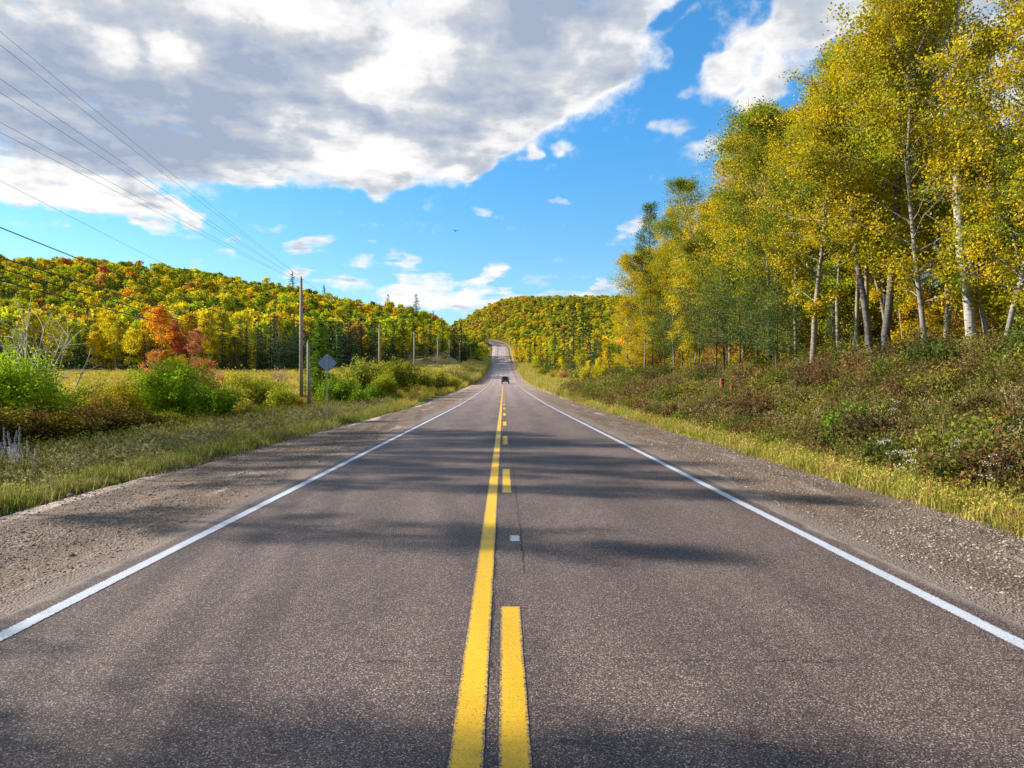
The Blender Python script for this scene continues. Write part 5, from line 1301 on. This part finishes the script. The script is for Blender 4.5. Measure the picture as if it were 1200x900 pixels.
for i in range(6):
    a, b = poles_main[i], poles_main[i + 1]
    for j, zo in enumerate((4.7, 4.2)):
        za = a[2] + (zo if i else zo - .1); zb = b[2] + zo * .8
        wire('power_line', '%s cable between the %s' % (('upper', 'lower')[j], nm[i]), (a[0], a[1], za if i else 4.9 - .5 * j), (b[0], b[1], zb), .35, .02)
    if i < 1: wire('power_line', 'top wire between the tall pole and the second pole', (a[0], a[1], a[2] + a[3]), (b[0], b[1], b[2] + b[3]), .6, .010)

# ------------------------------------------------------------------ sign seen from behind
sx_, sy_ = (384 - 590) / FPX * 31.0, 31.0
sg = thing('road_sign', 'diamond road sign seen from its grey-blue back on a steel post', 'road sign', (sx_, sy_, gz(sx_, sy_)), 0.05)
zt = 3.02 - gz(sx_, sy_)
g = Geo(); g.box((0, 0, zt / 2 - .2), (.05, .035, zt + .3)); link('post', g.mesh('post', [M['steel']], attr=False), sg)
import bmesh
bm = bmesh.new(); h_ = .42
vs = []
cr = .05
for k_ in range(4):
    a = k_ * math.pi / 2
    for da in (-1, 1):
        tip = Vector((math.sin(a), 0, math.cos(a))) * h_; to = Vector((math.sin(a + da * math.pi / 2), 0, math.cos(a + da * math.pi / 2))) * h_
        vs.append(bm.verts.new(tip + (to - tip).normalized() * cr))
f_ = bm.faces.new(vs); ex = bmesh.ops.extrude_face_region(bm, geom=[f_])
for v_ in [e for e in ex['geom'] if isinstance(e, bmesh.types.BMVert)]: v_.co.y += .004
bmesh.ops.recalc_face_normals(bm, faces=bm.faces)
me = bpy.data.meshes.new('sign_panel'); bm.to_mesh(me); bm.free(); me.materials.append(M['sign_back'])
link('sign_panel', me, sg, (0, .024, zt - .40))
for zz in (zt - .20, zt - .58):
    g = Geo(); g.tube([(0, -.03, zz), (0, -.015, zz)], .014, 8); link('bolt', g.mesh('bolt', [M['chrome']], attr=False), sg)

# rusty posts on the bank
for px, H, lb in [(847, 1.0, 'rusty brown wooden post, left and taller of two on the bank'), (859, .72, 'rusty brown wooden post, right and shorter of two on the bank')]:
    X = 10.6; y = FPX * X / (px - 590); g = Geo(); g.box((0, 0, H / 2 - .15), (.17, .17, H + .3), 0, taper=(.96, .96)); 
    o = link('wooden_post', g.mesh('wooden_post', [M['rust']], attr=False), None, (X, y, gz(X, y)), .2); o['label'] = lb; o['category'] = 'post'; o['group'] = 'pair of rusty posts on the right bank'

# ------------------------------------------------------------------ the oncoming car
cz = roadz(176) + .01
car = thing('pickup_truck', 'dark four-wheel-drive vehicle coming down the road towards the viewer', 'car', (.45, 176, cz), 0)
def part(name, build, m_, parent, smooth=False):
    g = Geo(); build(g); return link(name, g.mesh(name, [m_], attr=False, smooth=smooth), parent)
body = part('body', lambda g: (g.box((0, 2.2, .78), (1.84, 4.5, .55)), g.box((0, .55, 1.13), (1.74, 1.3, .16), taper=(.94, .9)), g.box((0, 4.35, .62), (1.86, .2, .3)), g.box((0, -.08, .58), (1.9, .22, .26))), M['carpaint'], car)
part('cabin', lambda g: g.box((0, 2.7, 1.42), (1.66, 2.9, .72), taper=(.84, .80)), M['carpaint'], car)
part('windscreen', lambda g: g.add([(-.74, 1.22, 1.14), (.74, 1.22, 1.14), (.66, 1.50, 1.70), (-.66, 1.50, 1.70), (-.74, 1.26, 1.14), (.74, 1.26, 1.14), (.66, 1.54, 1.70), (-.66, 1.54, 1.70)], None, [(0, 1, 2, 3), (7, 6, 5, 4), (0, 4, 5, 1), (3, 2, 6, 7)]), M['glass'], car)
for s_ in (-1, 1):
    part('side_window', lambda g: g.box((s_ * .775, 2.7, 1.42), (.03, 2.2, .42)), M['glass'], car)
    part('headlight', lambda g: g.tube([(s_ * .70, -.03, .86), (s_ * .70, -.08, .86)], .11, 12), M['lamp'], car)
    part('mirror', lambda g: g.box((s_ * 1.02, 1.35, 1.2), (.2, .1, .17)), M['carpaint'], car)
    for yy in (.75, 3.6):
        wh = part('wheel', lambda g: g.tube([(s_ * .70, yy, .38), (s_ * .96, yy, .38)], .38, 18), M['rubber'], car)
        part('rim', lambda g: g.tube([(s_ * .955, yy, .38), (s_ * .975, yy, .38)], .22, 12), M['chrome'], wh)
gr_ = part('grille', lambda g: g.box((0, -.06, .86), (1.05, .04, .26)), M['rubber'], car)
for k_ in range(5): part('grille_slat', lambda g: g.box((-.4 + .2 * k_, -.09, .86), (.03, .02, .22)), M['chrome'], gr_)
part('number_plate', lambda g: g.box((0, -.2, .58), (.32, .02, .16)), M['lamp'], car)

# a small dark bird in the sky
bd = thing('bird', 'tiny dark bird flying above the far hill', 'bird', ((534 - 590) / FPX * 70, 70, CAMH + (449 - 271) / FPX * 70), .6)
part('body', lambda g: g.tube([(0, -.16, 0), (0, -.09, .015), (0, .02, .01), (0, .12, 0), (0, .2, -.005)], [.008, .035, .05, .03, .012], 8), M['black'], bd, True)
for s_ in (-1, 1):
    part('wing', lambda g: g.add([(0, -.05, .02), (0, .07, .02), (s_ * .18, .06, .09), (s_ * .18, -.04, .10), (s_ * .36, .08, .06), (0, -.05, .008), (0, .07, .008), (s_ * .18, .06, .08), (s_ * .18, -.04, .09)], [(3, 2, 4), (7, 8, 4)], [(0, 1, 2, 3), (8, 7, 6, 5)]), M['black'], bd)
for o_ in scene.objects:
    if o_.parent is None and o_.type == 'EMPTY': o_.empty_display_size = .1

# labels of trees that would otherwise read the same: by their place from left to right
ORD = 'first second third fourth fifth sixth seventh eighth ninth tenth eleventh twelfth'.split()
NUM = 'none one two three four five six seven eight nine ten eleven twelve'.split()
same = {}
for o_ in scene.objects:
    if o_.parent is None and o_.get('category') and o_.get('kind') is None and o_.type == 'EMPTY': same.setdefault(o_['label'], []).append(o_)
for lb_, os_ in same.items():
    n_ = len(os_)
    if 2 <= n_ <= 12 and 'outside the photo' not in lb_:
        os_.sort(key=lambda q__: math.atan2(q__.location.x, q__.location.y))
        for i_, o_ in enumerate(os_):
            o_['label'] = lb_ + (', leftmost of ' if i_ == 0 else ', rightmost of ' if i_ == n_ - 1 else ', ' + ORD[i_] + ' from left of ') + NUM[n_]
